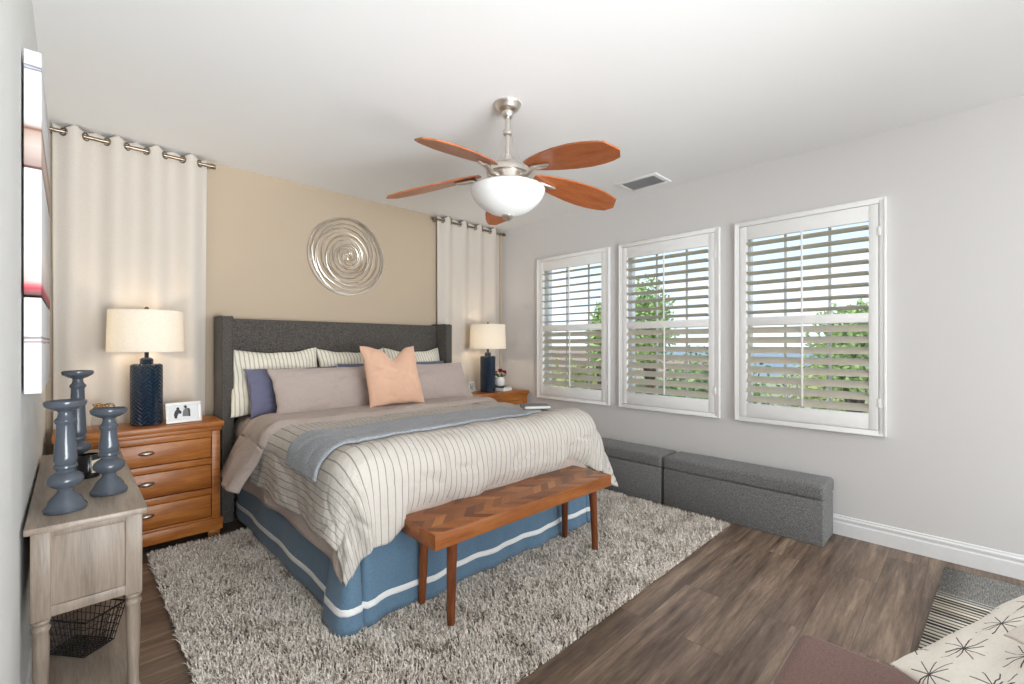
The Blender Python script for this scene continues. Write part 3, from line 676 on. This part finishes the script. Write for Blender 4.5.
def lean(name, label, xc, w, h, T, ybot, tilt, mat, **kw):
    z = kw.pop('z', zb)
    return pillow(name, label, w, h, T, (xc, ybot+math.sin(tilt)*h/2, z+math.cos(tilt)*h/2), -tilt, mat, group=G, **kw)
lean('sham_pillow', 'cream striped pillow leaning at the left end of the headboard', 1.165, .68, .54, .14, 3.745, d2r(20), M['sham'], seed=1, sag=.03)
lean('sham_pillow', 'cream striped pillow in the middle against the headboard, behind the peach cushion', 1.82, .64, .53, .14, 3.775, d2r(19), M['sham'], seed=2, sag=.03)
lean('sham_pillow', 'cream striped pillow leaning at the right end of the headboard', 2.455, .64, .53, .14, 3.765, d2r(20), M['sham'], seed=3, sag=.03)
lean('pillow', 'slate blue pillow at the left, its side showing past the mauve pillow', 1.26, .70, .39, .13, 3.585, d2r(26), M['blue'], seed=4)
lean('pillow', 'slate blue pillow mostly hidden behind the peach cushion and right mauve pillow', 2.17, 1.10, .405, .13, 3.60, d2r(25), M['blue'], seed=5)
lean('pillow', 'mauve taupe pillow left of the peach cushion', 1.475, .90, .41, .15, 3.40, d2r(31), M['taupe2'], seed=6)
lean('pillow', 'mauve taupe pillow right of the peach cushion, beside the far lamp', 2.37, .90, .41, .15, 3.40, d2r(31), M['taupe2'], seed=7)
lean('cushion', 'square peach cushion with a dented top in front of the pillows', 1.875, .48, .51, .15, 3.20, d2r(22), M['peach'], seed=8, chop=.11, z=.845, yaw=d2r(-3), n=48)

# book on the bed
bk = thing('book', 'dark covered book lying flat on the far corner of the duvet', 'book', (2.50, 2.30, .868), d2r(-32))
boxes('pages', [(-.095, .095, -.070, .066, -.013, .006, .002)], M['paper'], bk); boxes('cover', [(-.10, .10, -.075, .072, .006, .010, .0015), (-.10, .10, -.075, .072, -.017, -.013, .0015), (-.10, .10, .066, .072, -.013, .006, .001)], M['slate'], bk)

# ------------------------------------------------------------------ bench
bn = thing('bench', 'herringbone wood bench with tapered legs at the foot of the bed', 'bench', (1.825, 1.81, .03), d2r(-.9))
o = boxes('bench_top', [(-.672, .672, -.165, .165, .387, .461, .004)], M['herring'], bn); boxuv(o)
for sy in (-1, 1): boxes('apron', [(-.674, .674, sy*.164-.0045, sy*.164+.0045, .388, .4585, .002)], M['benchside'], bn)
for sx in (-1, 1): boxes('end_cap', [(sx*.672-.0037, sx*.672+.0037, -.168, .168, .388, .4585, .002)], M['benchside'], bn)
for sx in (-1, 1):
    for sy in (-1, 1):
        bm = bmesh.new(); tube(bm, [(sx*.545, sy*.115, .388), (sx*.553, sy*.119, .24), (sx*.560, sy*.124, .0)], [.026, .023, .0185], 18); from_bm('leg', bm, M['leg'], bn)

# ------------------------------------------------------------------ shag rug
def shag(x0, x1, y0, y1):
    rug = thing('shag_rug', 'large grey beige shag rug under the bed and bench', 'rug', ((x0+x1)/2, (y0+y1)/2, 0)); cx, cy = (x0+x1)/2, (y0+y1)/2
    boxes('backing', [(x0-cx+.01, x1-cx-.01, y0-cy+.01, y1-cy-.01, 0.0, .012, .004)], M['rugbase'], rug)
    n = 150000
    X = RNG.uniform(x0, x1, n); Y = RNG.uniform(y0, y1, n)
    k = ~((X > 1.05) & (X < 2.6) & (Y > 2.2)); X, Y = X[k], Y[k]; n = len(X)
    th = RNG.uniform(0, 2*PI, n); L = RNG.uniform(.020, .034, n); wd = RNG.uniform(.0022, .0042, n); lean_ = RNG.uniform(.2, 1.0, n)
    clump = np.array([nz(a*9, b*9) for a, b in zip(X, Y)]); th = th*.8+clump*3
    dx, dy = np.cos(th), np.sin(th); px, py = -dy, dx
    V = np.zeros((n, 5, 3)); 
    base = .010
    for i, (t, wf) in enumerate(((0, 1), (0, -1), (.55, 1), (.55, -1), (1, 0))):
        bend = lean_*L*(t**1.7)
        zz = base+L*t*np.sqrt(np.clip(1-(lean_*.6*t)**2, .2, 1))
        V[:, i, 0] = X+dx*bend+px*wd*wf-cx; V[:, i, 1] = Y+dy*bend+py*wd*wf-cy; V[:, i, 2] = zz
    me = bpy.data.meshes.new('pile'); me.vertices.add(n*5); me.vertices.foreach_set('co', V.reshape(-1))
    idx = (np.arange(n)*5)[:, None]; q = np.concatenate([idx+0, idx+1, idx+3, idx+2], 1); t3 = np.concatenate([idx+2, idx+3, idx+4], 1)
    loops = np.concatenate([q.reshape(-1), t3.reshape(-1)]); me.loops.add(len(loops)); me.loops.foreach_set('vertex_index', loops.astype(np.int32))
    me.polygons.add(2*n); st = np.concatenate([np.arange(n)*4, 4*n+np.arange(n)*3]); tot = np.concatenate([np.full(n, 4), np.full(n, 3)])
    me.polygons.foreach_set('loop_start', st.astype(np.int32)); me.polygons.foreach_set('loop_total', tot.astype(np.int32))
    me.update(calc_edges=True); o = link('pile', me, M['pile'], rug, True); o['kind'] = 'stuff'
    return rug
shag(.345, 3.43, 1.235, 3.60)

# ------------------------------------------------------------------ nightstands
def nightstand(x0, label):
    t = thing('nightstand', label, 'nightstand', (x0+.415, 3.84, 0), 0, 'pine nightstands either side of the bed')
    D0, D1 = -.165, .165     # body front, back (front is -y)
    w = .400
    boxes('body', [(-w, -w+.022, D0, D1, .13, .735), (w-.022, w, D0, D1, .13, .735), (-w+.02, w-.02, D1-.012, D1-.002, .13, .735), (-w+.02, w-.02, D0+.03, D1-.012, .14, .155)], M['pinev'], t, .003)
    boxes('face_frame', [(-w, -w+.05, D0-.012, D0+.012, .13, .735, .003), (w-.05, w, D0-.012, D0+.012, .13, .735, .003)] + [(-w+.05, w-.05, D0-.010, D0+.012, a, b, .003) for a, b in ((.695, .735), (.508, .552), (.302, .345), (.13, .146))], M['pine'], t)
    boxes('top', [(-.422, .422, D0-.028, D1+.006, .762, .800, .007), (-.410, .410, D0-.018, D1, .735, .763, .006)], M['pine'], t)
    boxes('plinth', [(-.415, .415, D0-.022, D1, .050, .132, .006)], M['pine'], t)
    for sx in (-1, 1):
        for sy in (D0+.03, D1-.05): boxes('foot', [(sx*.365-.035, sx*.365+.035, sy-.035, sy+.03, 0, .052, .004)], M['pine'], t)
    for a, b in ((.552, .695), (.345, .508), (.146, .302)):
        d = boxes('drawer', [(-w+.053, w-.053, D0-.006, D0+.014, a+.004, b-.004, .003), (-w+.07, w-.07, D0+.012, D1-.03, a+.01, b-.03, .002)], M['pine'], t)
        bm = bmesh.new(); zc = (a+b)/2+.012; n = 18
        # oval cup pull: half dome
        rings = []
        for i in range(7):
            ph = PI/2*i/6; rings.append([bm.verts.new((.042*math.cos(ph)*math.cos(q), D0-.006-.020*math.sin(ph), zc+.0155*math.cos(ph)*math.sin(q))) for q in (2*PI*j/n for j in range(n))])
        for ra, rb in zip(rings, rings[1:]):
            for j in range(n): bm.faces.new((ra[j], ra[(j+1) % n], rb[(j+1) % n], rb[j]))
        bmesh.ops.remove_doubles(bm, verts=bm.verts[:], dist=.0004)
        from_bm('handle', bm, M['pull'], d)
    return t
ns1 = nightstand(-.070, 'honey pine three-drawer nightstand at the left of the bed')
dup(ns1, (3.398, 3.80, 0), 'honey pine nightstand at the right of the bed under the flowers')

# ------------------------------------------------------------------ lamps
def table_lamp(loc, label):
    t = thing('table_lamp', label, 'table lamp', loc, 0, 'navy table lamps on the nightstands')
    lat('lamp_base', [(.074, 0), (.082, .004), (.086, .014), (.086, .385), (.083, .396), (.070, .402), (.04, .403)], M['navy'], t, 40)
    lat('lamp_neck', [(.030, .402), (.036, .406), (.036, .432), (.028, .440), (.012, .446), (.012, .50), (.010, .72)], M['navy'], t, 24)
    bm = bmesh.new(); n = 48; a, b = .196, .204; z0, z1 = .482, .752
    pr = [(b, z0), (a, z1), (a-.003, z1), (b-.003, z0)]
    rg = [[bm.verts.new((r*math.cos(2*PI*i/n), r*math.sin(2*PI*i/n), z)) for i in range(n)] for r, z in pr]
    for i in range(4):
        A, Bq = rg[i], rg[(i+1) % 4]
        for j in range(n): bm.faces.new((A[j], A[(j+1) % n], Bq[(j+1) % n], Bq[j]))
    from_bm('lamp_shade', bm, M['shade'], t)
    bm = bmesh.new()
    for k in range(3):
        q = 2*PI*k/3; tube(bm, [(0, 0, .738), (.195*math.cos(q), .195*math.sin(q), .745)], .002, 6)
    from_bm('shade_spider', bm, M['nickel'], t)
    lat('finial', [(.006, .738), (.012, .752), (.014, .764), (.010, .776), (.004, .782)], M['rodmetal'], t, 16)
    bm = bmesh.new(); lathe(bm, [(.012, .50), (.014, .53), (.030, .57), (.032, .60), (.022, .628), (.004, .64)], n=20); k = NT('bulb_glow', .4); emis(k, (1, .82, .58, 1), 6.0)
    from_bm('bulb', bm, k.m, t)
    return t
l1 = table_lamp((.362, 3.835, .800), 'navy ceramic table lamp lit on the left nightstand')
l2 = dup(l1, (3.345, 3.80, .800), 'navy ceramic table lamp lit on the far nightstand by the corner')
for p in ((.362, 3.835, 1.385), (3.345, 3.80, 1.385)):
    lamp('bulb_light', 'POINT', p, 9.5, (1.0, .80, .58), shadow_soft_size=.04)

# photo frame on left nightstand
fr = thing('photo_frame', 'white picture frame with a black and white photo beside the left lamp', 'photo frame', (.553, 3.735, .803), d2r(4))
TL = d2r(-12)
def rotx(o, a): o.rotation_euler = (a, 0, 0); return o
rotx(boxes('frame', [(-.10, .10, 0, .016, 0, .022), (-.10, .10, 0, .016, .118, .138), (-.10, -.08, 0, .016, .022, .118), (.08, .10, 0, .016, .022, .118)], M['white'], fr, .003), TL)
ph = rotx(boxes('photo', [(-.082, .082, .006, .010, .02, .12, 0)], plain('photo_paper', srgb(226, 226, 226), .3), fr), TL)
kd = plain('photo_black', srgb(30, 30, 30), .4); kg = plain('photo_grey', srgb(110, 110, 108), .4)
def blob(bm, pts, y): prism(bm, pts, y, y-.0006, lambda u, v, d: (u, d, v))
bm = bmesh.new()
ell = lambda cx, cz, rx, rz, n=14: [(cx+rx*math.cos(2*PI*i/n), cz+rz*math.sin(2*PI*i/n)) for i in range(n)]
blob(bm, [(-.052, .032), (-.040, .030), (-.036, .046), (-.030, .062), (-.014, .060), (-.012, .074), (-.022, .088), (-.040, .090), (-.050, .078), (-.056, .055)], .0059); blob(bm, ell(-.032, .096, .009, .010), .0059); blob(bm, ell(.010, .104, .010, .011), .0058)
blob(bm, [(.020, .040), (.036, .038), (.036, .085), (.030, .096), (.018, .094)], .0057)
rotx(from_bm('dark_figures', bm, kd, ph), 0)
bm = bmesh.new(); blob(bm, [(-.008, .042), (.026, .040), (.026, .086), (.016, .095), (.002, .090), (-.006, .070)], .0056); from_bm('grey_figures', bm, kg, ph)
bm = bmesh.new(); tube(bm, [(0, .018, .10), (0, .060, .0)], .004, 6); rotx(from_bm('easel_stand', bm, M['white'], fr), 0)

# glass jar with copper wire on left nightstand
gj = thing('glass_jar', 'clear glass jar topped with copper and gold wire behind the candle holders', 'jar', (.150, 3.77, .800))
bm = bmesh.new(); lathe(bm, [(.046, 0), (.056, .010), (.062, .045), (.058, .085), (.046, .108), (.048, .116)], n=36, caps=False); from_bm('jar_body', bm, M['jarglass'], gj)
bm = bmesh.new(); rj = random.Random(5)
for k in range(6):
    a0 = rj.uniform(0, 6.28); rad = rj.uniform(.03, .055); tl = rj.uniform(-.5, .5)
    tube(bm, [(rad*math.cos(q)*.9+.01*math.cos(a0), rad*math.sin(q)*.8+.01*math.sin(a0), .130+.018*math.sin(q+a0)*1.2+.006*k*.4+tl*.02*math.cos(q)) for q in lin(0, 2*PI, 25)[:-1]], .0028, 6, True)
from_bm('gold_wire', bm, M['gold'], gj)
bm = bmesh.new(); lathe(bm, [(.020, .105), (.034, .118), (.036, .130), (.026, .140), (.012, .143)], n=24); from_bm('copper_lid', bm, M['copper'], gj)

# right nightstand: books, vase, mug-like frame
bs1 = thing('book', 'white book lying under the black one on the far nightstand', 'book', (3.545, 3.80, .801), d2r(8))
boxes('pages', [(-.075, .075, -.10, .10, .003, .032, .001)], M['paper'], bs1); boxes('cover', [(-.078, .078, -.103, .103, 0, .003, .001), (-.078, .078, -.103, .103, .032, .035, .001), (-.078, -.074, -.103, .103, .003, .032, .001)], M['white'], bs1)
bs2 = thing('book', 'thin black book under the white flower vase', 'book', (3.54, 3.805, .837), d2r(14))
boxes('pages', [(-.067, .067, -.092, .092, .002, .012, .001)], M['paper'], bs2); boxes('cover', [(-.07, .07, -.095, .095, 0, .002, .0008), (-.07, .07, -.095, .095, .012, .014, .0008), (-.07, -.0665, -.095, .095, .002, .012, .0008)], M['bookdark'], bs2)
vz = thing('flower_vase', 'white round vase of dark red flowers on the far nightstand', 'vase', (3.53, 3.80, .852))
lat('vase', [(.034, 0), (.050, .012), (.058, .045), (.056, .075), (.044, .098), (.040, .106), (.036, .106), (.036, .098)], M['white'], vz, 32)
rv = random.Random(2)
bm = bmesh.new()
for k in range(16):
    q = rv.uniform(0, 2*PI); rad = rv.uniform(0, .065); cxx, cyy, czz = rad*math.cos(q)+.014, rad*math.sin(q)*.8, .145+.045*(1-rad/.065)+rv.uniform(-.012, .012)
    for j in range(7):
        qa = 2*PI*j/7+k; tl = .5+.3*(j % 2)
        c0 = Vector((cxx, cyy, czz)); d = Vector((math.cos(qa), math.sin(qa), tl)).normalized(); s = Vector((-math.sin(qa), math.cos(qa), 0))
        pts = [c0, c0+d*.014+s*.009, c0+d*.024+s*.003+Vector((0, 0, .003)), c0+d*.024-s*.003+Vector((0, 0, .003)), c0+d*.014-s*.009]
        bm.faces.new([bm.verts.new(p) for p in pts])
from_bm('blossoms', bm, M['red'], vz)
bm = bmesh.new()
for k in range(18):
    q = rv.uniform(0, 2*PI); c0 = Vector((.02*math.cos(q), .02*math.sin(q), .10)); d = Vector((math.cos(q)*.8, math.sin(q)*.8, rv.uniform(.3, 1))).normalized(); s = Vector((-math.sin(q), math.cos(q), 0)); L = rv.uniform(.05, .085)
    bm.faces.new([bm.verts.new(p) for p in (c0, c0+d*L*.5+s*.014, c0+d*L, c0+d*L*.5-s*.014)])
    tube(bm, [Vector((0, 0, .09)), c0+d*.04], .0015, 5)
from_bm('leaves', bm, M['green'], vz)
pf = thing('photo_frame', 'small white framed picture left of the far lamp, mostly behind the pillow', 'photo frame', (3.215, 3.90, .803), d2r(24))
rotx(boxes('frame', [(-.07, .07, 0, .012, 0, .014), (-.07, .07, 0, .012, .096, .11), (-.07, -.056, 0, .012, .014, .096), (.056, .07, 0, .012, .014, .096)], M['white'], pf, .002), TL)
rotx(boxes('photo', [(-.058, .058, .005, .009, .012, .098, 0)], heather('grey_photo', srgb(120, 122, 120), srgb(226, 224, 220), 26), pf), TL)

# ------------------------------------------------------------------ console table
CX0, CX1, CY0, CY1 = -.104, .196, 2.030, 3.34
ct = thing('console_table', 'narrow weathered grey console table with turned legs along the left wall', 'console table', ((CX0+CX1)/2, (CY0+CY1)/2, 0))
mx, my = (CX0+CX1)/2, (CY0+CY1)/2; hx, hy = (CX1-CX0)/2, (CY1-CY0)/2
boxes('table_top', [(-hx, hx, -hy, hy, .738, .760, .006)], M['consh'], ct)
ix, iy = hx-.014, hy-.020; P_ = .046
boxes('apron', [(-ix+P_-.004, ix-P_+.004, -iy+.008, -iy+.020, .462, .738, .002), (-ix+P_-.004, ix-P_+.004, -iy+.002, -iy+.012, .462, .496, .003), (-ix+P_-.004, ix-P_+.004, -iy+.002, -iy+.012, .716, .738, .003),
                (-ix+P_-.004, ix-P_+.004, iy-.020, iy-.008, .462, .738, .002), (-ix+.008, -ix+.020, -iy+.04, iy-.04, .462, .738, .002), (ix-.022, ix-.010, -iy+.04, iy-.04, .462, .738, .002)], M['cons'], ct)
for k in range(3):
    w_ = (2*iy-.10)/3; y0 = -iy+.05+k*w_
    d = boxes('drawer', [(ix-.014, ix-.002, y0+.012, y0+w_-.012, .495, .715, .003)], M['cons'], ct)
    bm = bmesh.new(); tube(bm, [(ix-.004, y0+w_/2, .605), (ix+.008, y0+w_/2, .605), (ix+.014, y0+w_/2, .605), (ix+.022, y0+w_/2, .605)], [.006, .006, .014, .011], 14); from_bm('knob', bm, M['black'], d)
boxes('shelf', [(-ix+.004, ix-.004, -iy+.004, iy-.004, .110, .130, .004)], M['consh'], ct)
for sx in (-1, 1):
    for sy in (-1, 1):
        cx_, cy_ = sx*(ix-P_/2), sy*(iy-P_/2); bm = bmesh.new()
        box(bm, cx_-P_/2, cx_+P_/2, cy_-P_/2, cy_+P_/2, .458, .738, .003)
        lathe(bm, [(.016, .459), (.022, .455), (.0235, .448), (.020, .442), (.0185, .438), (.0225, .432), (.0235, .425), (.021, .418), (.0185, .412), (.0205, .38), (.0195, .30), (.016, .20), (.0165, .17), (.0165, .14), (.021, .130), (.022, .115), (.018, .10), (.015, .09), (.018, .05), (.014, .0)], cx_, cy_, 0, 22)
        from_bm('leg', bm, M['cons'], ct, True, 40)
# wire basket on the shelf
wb = thing('wire_basket', 'black wire basket on the lower shelf of the console table', 'basket', (.030, 2.47, .132), d2r(38))
bm = bmesh.new(); q0, q1, hh = .056, .078, .15
def rect(s, z, l=1.5): return [(-s, -s*l, z), (s, -s*l, z), (s, s*l, z), (-s, s*l, z)]
tube(bm, rect(q1, hh), .004, 6, True); tube(bm, rect(q0, .004), .0025, 6, True)
for i in range(1, 5):
    t = i/5; tube(bm, rect(q0+(q1-q0)*t, .004+(hh-.004)*t), .0015, 5, True)
for i in range(11):
    t = -1+2*i/10
    for s in (-1, 1):
        tube(bm, [(s*q0, t*q0*1.5, .004), (s*q1, t*q1*1.5, hh)], .0015, 5); tube(bm, [(t*q0, s*q0*1.5, .004), (t*q1, s*q1*1.5, hh)], .0015, 5)
    tube(bm, [(-q0, t*q0*1.5, .004), (q0, t*q0*1.5, .004)], .0015, 5); tube(bm, [(t*q0, -q0*1.5, .004), (t*q0, q0*1.5, .004)], .0015, 5)
from_bm('wire_mesh', bm, M['black'], wb)

# candle holders
def holder(loc, H, s, label):
    t = thing('candle_holder', label, 'candle holder', loc, 0, 'slate blue candle holders on the console')
    b = s; c0, c1 = .175*b, H-.085*b
    prof = [(.050*b, 0), (.055*b, .003*b), (.056*b, .014*b), (.052*b, .020*b), (.047*b, .026*b), (.043*b, .038*b), (.034*b, .052*b), (.024*b, .062*b), (.020*b, .070*b), (.022*b, .078*b), (.036*b, .086*b), (.046*b, .097*b), (.048*b, .108*b), (.044*b, .119*b), (.034*b, .128*b), (.024*b, .134*b), (.025*b, .142*b), (.031*b, .148*b), (.031*b, .156*b), (.026*b, .160*b), (.028*b, .168*b), (.031*b, c0),
            (.030*b, c0+.01), (.023*b, c1), (.024*b, c1+.004*b), (.029*b, c1+.012*b), (.029*b, c1+.018*b), (.021*b, c1+.028*b), (.018*b, c1+.042*b), (.021*b, c1+.050*b)]
    lat('stem', prof, M['candle'], t, 36)
    z = c1+.048*b
    lat('drip_plate', [(.018*b, z), (.034*b, z+.006*b), (.052*b, z+.018*b), (.055*b, z+.026*b), (.055*b, z+.034*b), (.051*b, z+.037*b), (.046*b, z+.032*b), (.01*b, z+.031*b)], M['candle'], t, 36)
    return t
holder((-.012, 2.184, .760), .378, 1.0, 'slate blue candle holder standing nearest the camera on the console')
holder((.106, 2.322, .760), .325, 1.0, 'short slate blue candle holder at the console front edge beside the nightstand')
holder((.024, 2.83, .760), .452, .98, 'tallest slate blue candle holder at the back of the console')
cj = thing('candle_jar', 'black candle jar with cream label between the candle holders', 'candle', (.055, 2.66, .760))
lat('jar', [(.034, 0), (.038, .004), (.038, .094), (.036, .098), (.033, .098), (.033, .085)], M['blackgl'], cj, 32)
bm = bmesh.new(); n = 12
for i in range(n):
    a0, a1 = d2r(-75+80*i/n), d2r(-75+80*(i+1)/n)
    bm.faces.new([bm.verts.new((.0386*math.cos(a), .0386*math.sin(a), z)) for a, z in ((a0, .022), (a1, .022), (a1, .076), (a0, .076))])
from_bm('paper_label', bm, M['wick'], cj); lat('wax', [(.001, .07), (.0325, .07), (.0325, .084), (.001, .084)], M['wick'], cj, 28)

# ------------------------------------------------------------------ canvas panels on the left wall
for z0, z1, mt, lab in ((1.902, 2.272, 'canvas', 'topmost of three white canvas prints on the left wall, brown shore band'), (1.488, 1.895, 'canvas2', 'middle of three canvas prints on the left wall, pale shore with a red mark'), (1.172, 1.481, 'canvas3', 'lowest of three white canvas prints on the left wall, thin dark horizon')):
    o = boxes('canvas_print', [(0, .040, -.40, .40, 0, z1-z0, .003)], M[mt]); o.location = (XL+.006, 2.505, z0)
    me = o.data; uv = me.uv_layers.new(name='UVMap')
    for p in me.polygons:
        for li in p.loop_indices:
            c = me.vertices[me.loops[li].vertex_index].co; uv.data[li].uv = (c.y+c.x, c.z/(z1-z0))
    tag(o, lab, 'canvas print', 'canvas prints on the left wall')

# ------------------------------------------------------------------ storage ottomans
def ottoman(yc, label):
    t = thing('storage_ottoman', label, 'ottoman', (3.663, yc, 0), 0, 'grey storage ottomans')
    boxes('box', [(-.150, .155, -.555, .555, .0, .300, .008)], M['ott'], t)
    bm = bmesh.new(); box(bm, -.153, .160, -.562, .562, .300, .400, .0); bmesh.ops.subdivide_edges(bm, edges=[e for e in bm.edges if abs(e.verts[0].co.y-e.verts[1].co.y) > .5], cuts=11); bmesh.ops.subdivide_edges(bm, edges=[e for e in bm.edges if abs(e.verts[0].co.x-e.verts[1].co.x) > .2], cuts=4)
    for v in bm.verts:
        if v.co.z > .39: v.co.z += .010*(1-(v.co.y/.562)**4)*(1-((v.co.x)/.16)**4)+.004*nz(v.co.x*9, v.co.y*5, yc)
    es = [e for e in bm.edges if len(e.link_faces) == 2 and e.calc_face_angle(0) > 1.0]; bmesh.ops.bevel(bm, geom=es, offset=.024, segments=4, profile=.5, affect='EDGES')
    from_bm('lid', bm, M['ott'], t, True, 60)
    return t
ottoman(1.235, 'grey upholstered storage ottoman below the two nearer windows, whole front visible')
ottoman(2.372, 'grey upholstered storage ottoman farther from the camera, partly behind the bed corner')

# ------------------------------------------------------------------ woven rug, armchair, cushions (near right)
wr_ = grid_mesh('woven_rug', lambda u, v: (u, v, .006+.0015*math.sin(u*232)), lin(0, 1.46, 220), lin(0, -1.2, 10), M['woven'], None, .006, lambda u, v: (u, v), off=-1)
wr_.location = (2.25, .180, .002); wr_.rotation_euler = (0, 0, d2r(-2.7)); tag(wr_, 'flat woven rug striped cream and charcoal by the baseboard', 'rug')

ac = thing('armchair', 'taupe upholstered armchair, only its seat corner in the bottom right', 'armchair', (1.30, -.10, 0))
def cushion_box(name, x0, x1, y0, y1, z0, z1, r, mat, par, seg=5):
    bm = bmesh.new(); box(bm, x0, x1, y0, y1, z0, z1, r, seg); return from_bm(name, bm, mat, par, True, 50)
cushion_box('seat_cushion', -.33, .335, -.30, .475, .28, .446, .035, M['taupe_up'], ac)
cushion_box('seat_base', -.34, .325, -.36, .44, .12, .285, .02, M['taupe_up'], ac)
cushion_box('back_rest', -.34, .36, -.52, -.34, .12, .80, .05, M['taupe_up'], ac)
cushion_box('arm', -.47, -.35, -.52, .22, .12, .50, .05, M['taupe_up'], ac); cushion_box('arm', .345, .465, -.52, .215, .12, .47, .055, M['taupe_up'], ac)
for sx in (-.40, .40):
    for sy in (-.46, .16):
        bm = bmesh.new(); tube(bm, [(sx, sy, .125), (sx, sy, 0)], [.022, .015], 14); from_bm('leg', bm, M['leg'], ac)
def lay(o, A, B, back, lift, along=0.0):
    A, B = Vector(A), Vector(B); e1 = (B-A).normalized(); e2 = Vector((e1.y, -e1.x, 0)).normalized(); nn = (-e2).cross(e1)
    nn = nn if nn.z > 0 else -nn
    R3 = Matrix((e1, nn, -e2)).transposed()
    if R3.determinant() < 0: R3 = Matrix((-e1, nn, -e2)).transposed()
    o.matrix_world = Matrix.Translation((A+B)/2+e2*back+nn*lift+e1*along) @ R3.to_4x4()
PA, PB = (1.392, .128, .565), (1.792, -.172, .765)
pp = pillow('cushion', 'cream cushion with grey starburst stitching at the bottom right', .54, .54, .13, (0, 0, 0), 0, M['star'], seed=12, n=40)
lay(pp, PA, PB, .255, 0)
pc = pillow('cushion', 'plain cream cushion lying on the stitched one at the bottom right', .50, .46, .16, (0, 0, 0), 0, M['cream'], seed=15, n=40)
lay(pc, PA, PB, .375, .115, .13)

# ------------------------------------------------------------------ outside: what the louvers let through
gr = boxes('ground', [(4.6, 260, -160, 260, -3.6, -3.4, 0)], M['ground']); tag(gr, 'pale dry ground below the windows outside', 'ground', kind='structure')
def tree(name, label, cat, x, y, ztop, zlow, rad, mat, nleaf, seed, group='trees outside the windows', ls=.09):
    t = thing(name, label, cat, (x, y, -3.4), 0, group); R = np.random.default_rng(seed)
    H = ztop+3.4; Lz = zlow+3.4; bm = bmesh.new()
    tube(bm, [(0, 0, 0), (.05, .03, Lz*.6), (0, .06, (Lz+H)/2)], [.10, .08, .04], 10)
    for k in range(5):
        q = 2*PI*k/5; tube(bm, [(0.03, .03, Lz*.8), (rad*.45*math.cos(q), rad*.45*math.sin(q), (Lz+H)/2+.1*k)], [.035, .012], 7)
    from_bm('trunk', bm, M['bark'], t)
    n = nleaf; u = R.normal(size=(n, 3)); u /= np.linalg.norm(u, axis=1)[:, None]; rr_ = R.uniform(.35, 1, n)**.5
    cl = R.normal(size=(14, 3))*.35; c = u*rr_[:, None]*.75+cl[R.integers(0, 14, n)]*.55
    ctr = np.stack([c[:, 0]*rad, c[:, 1]*rad, (Lz+H)/2+c[:, 2]*(H-Lz)/2], 1)
    a = R.normal(size=(n, 3)); a /= np.linalg.norm(a, axis=1)[:, None]; b = np.cross(a, R.normal(size=(n, 3))); b /= np.linalg.norm(b, axis=1)[:, None]
    s = R.uniform(.6, 1.2, n)[:, None]*ls
    V = np.stack([ctr-a*s, ctr+b*s*.45, ctr+a*s, ctr-b*s*.45], 1).reshape(-1, 3)
    me = bpy.data.meshes.new('foliage'); me.from_pydata(V.tolist(), [], (np.arange(n*4).reshape(-1, 4)).tolist()); me.update()
    link('foliage', me, mat, t, False); return t
tree('tree', 'bright green tree beyond the largest shutter, at its right edge', 'tree', 9.0, 1.30, 2.20, .4, .62, M['leaf1'], 3000, 1, ls=.065)
tree('tree', 'deep green tree beyond the middle shutter, its left half', 'tree', 9.2, 5.0, 2.85, .6, .62, M['leaf1'], 3400, 2, ls=.065)
tree('tree', 'thin bright tree beyond the corner shutter, at its right edge', 'tree', 9.0, 6.15, 2.35, .3, .38, M['leaf1'], 1300, 3)
tree('tree', 'broad deep green tree beyond the middle shutter, its lower half', 'tree', 12.6, 5.1, 1.40, -2.6, 1.75, M['leaf2'], 5200, 4)
tree('tree', 'yellow green bushy tree beyond the largest shutter, lower right', 'tree', 11.6, 2.35, 1.05, -2.4, 1.25, M['leaf3'], 4400, 5, ls=.08)
tree('tree', 'pale bushy tree beyond the corner shutter, lower half', 'tree', 10.6, 7.9, 1.15, -2.2, 1.5, M['leaf3'], 5200, 6, ls=.11)
tree('shrub', 'leafy green shrub beyond the middle shutter, lower left', 'shrub', 7.4, 4.72, .82, -2.4, .55, M['leaf2'], 2600, 9, 'shrubs outside the windows', .08)
tree('shrub', 'low pale shrub beyond the largest shutter, lower left', 'shrub', 17.0, 6.66, -1.0, -3.2, 1.4, M['leaf3'], 2200, 7, 'shrubs outside the windows')
tree('shrub', 'low green shrub beyond the middle shutter, at the bottom', 'shrub', 8.2, 3.4, .35, -3.0, .9, M['leaf1'], 2600, 8, 'shrubs outside the windows')
hl = grid_mesh('hills', lambda u, v: (75+150*v, u, -3.45+(2.8+.5*nz(u*.02, 1)+.4*nz(u*.06, 4))*math.sin(PI*v*.75)/math.sin(PI*.5)), lin(-150, 330, 80), lin(0, 1, 9), M['hill']); tag(hl, 'low blue hills far away on the horizon', 'hills', kind='structure')
def house(x, y, w, d, h, label, rz):
    t = thing('house', label, 'house', (x, y, -3.4), rz, 'houses outside the windows')
    boxes('walls', [(-w/2, w/2, -d/2, d/2, 0, h, .02)], M['stucco'], t)
    bm = bmesh.new(); e = .4; prism(bm, [(-w/2-e, h), (w/2+e, h), (0, h+w*.22)], -d/2-e, d/2+e, lambda u, v, s: (u, s, v)); from_bm('roof', bm, M['tiles'], t, False)
    boxes('house_window', [(-w/2-.02, -w/2+.01, -d*.3, -d*.1, h*.4, h*.75, .01), (-w/2-.02, -w/2+.01, d*.1, d*.3, h*.4, h*.75, .01)], M['bookdark'], t)
house(30, 15.5, 8, 10, 2.2, 'pale house with terracotta roof beyond the largest shutter', .2)
house(34, 29, 9, 12, 2.3, 'pale house with terracotta roof beyond the corner shutter', -.1)
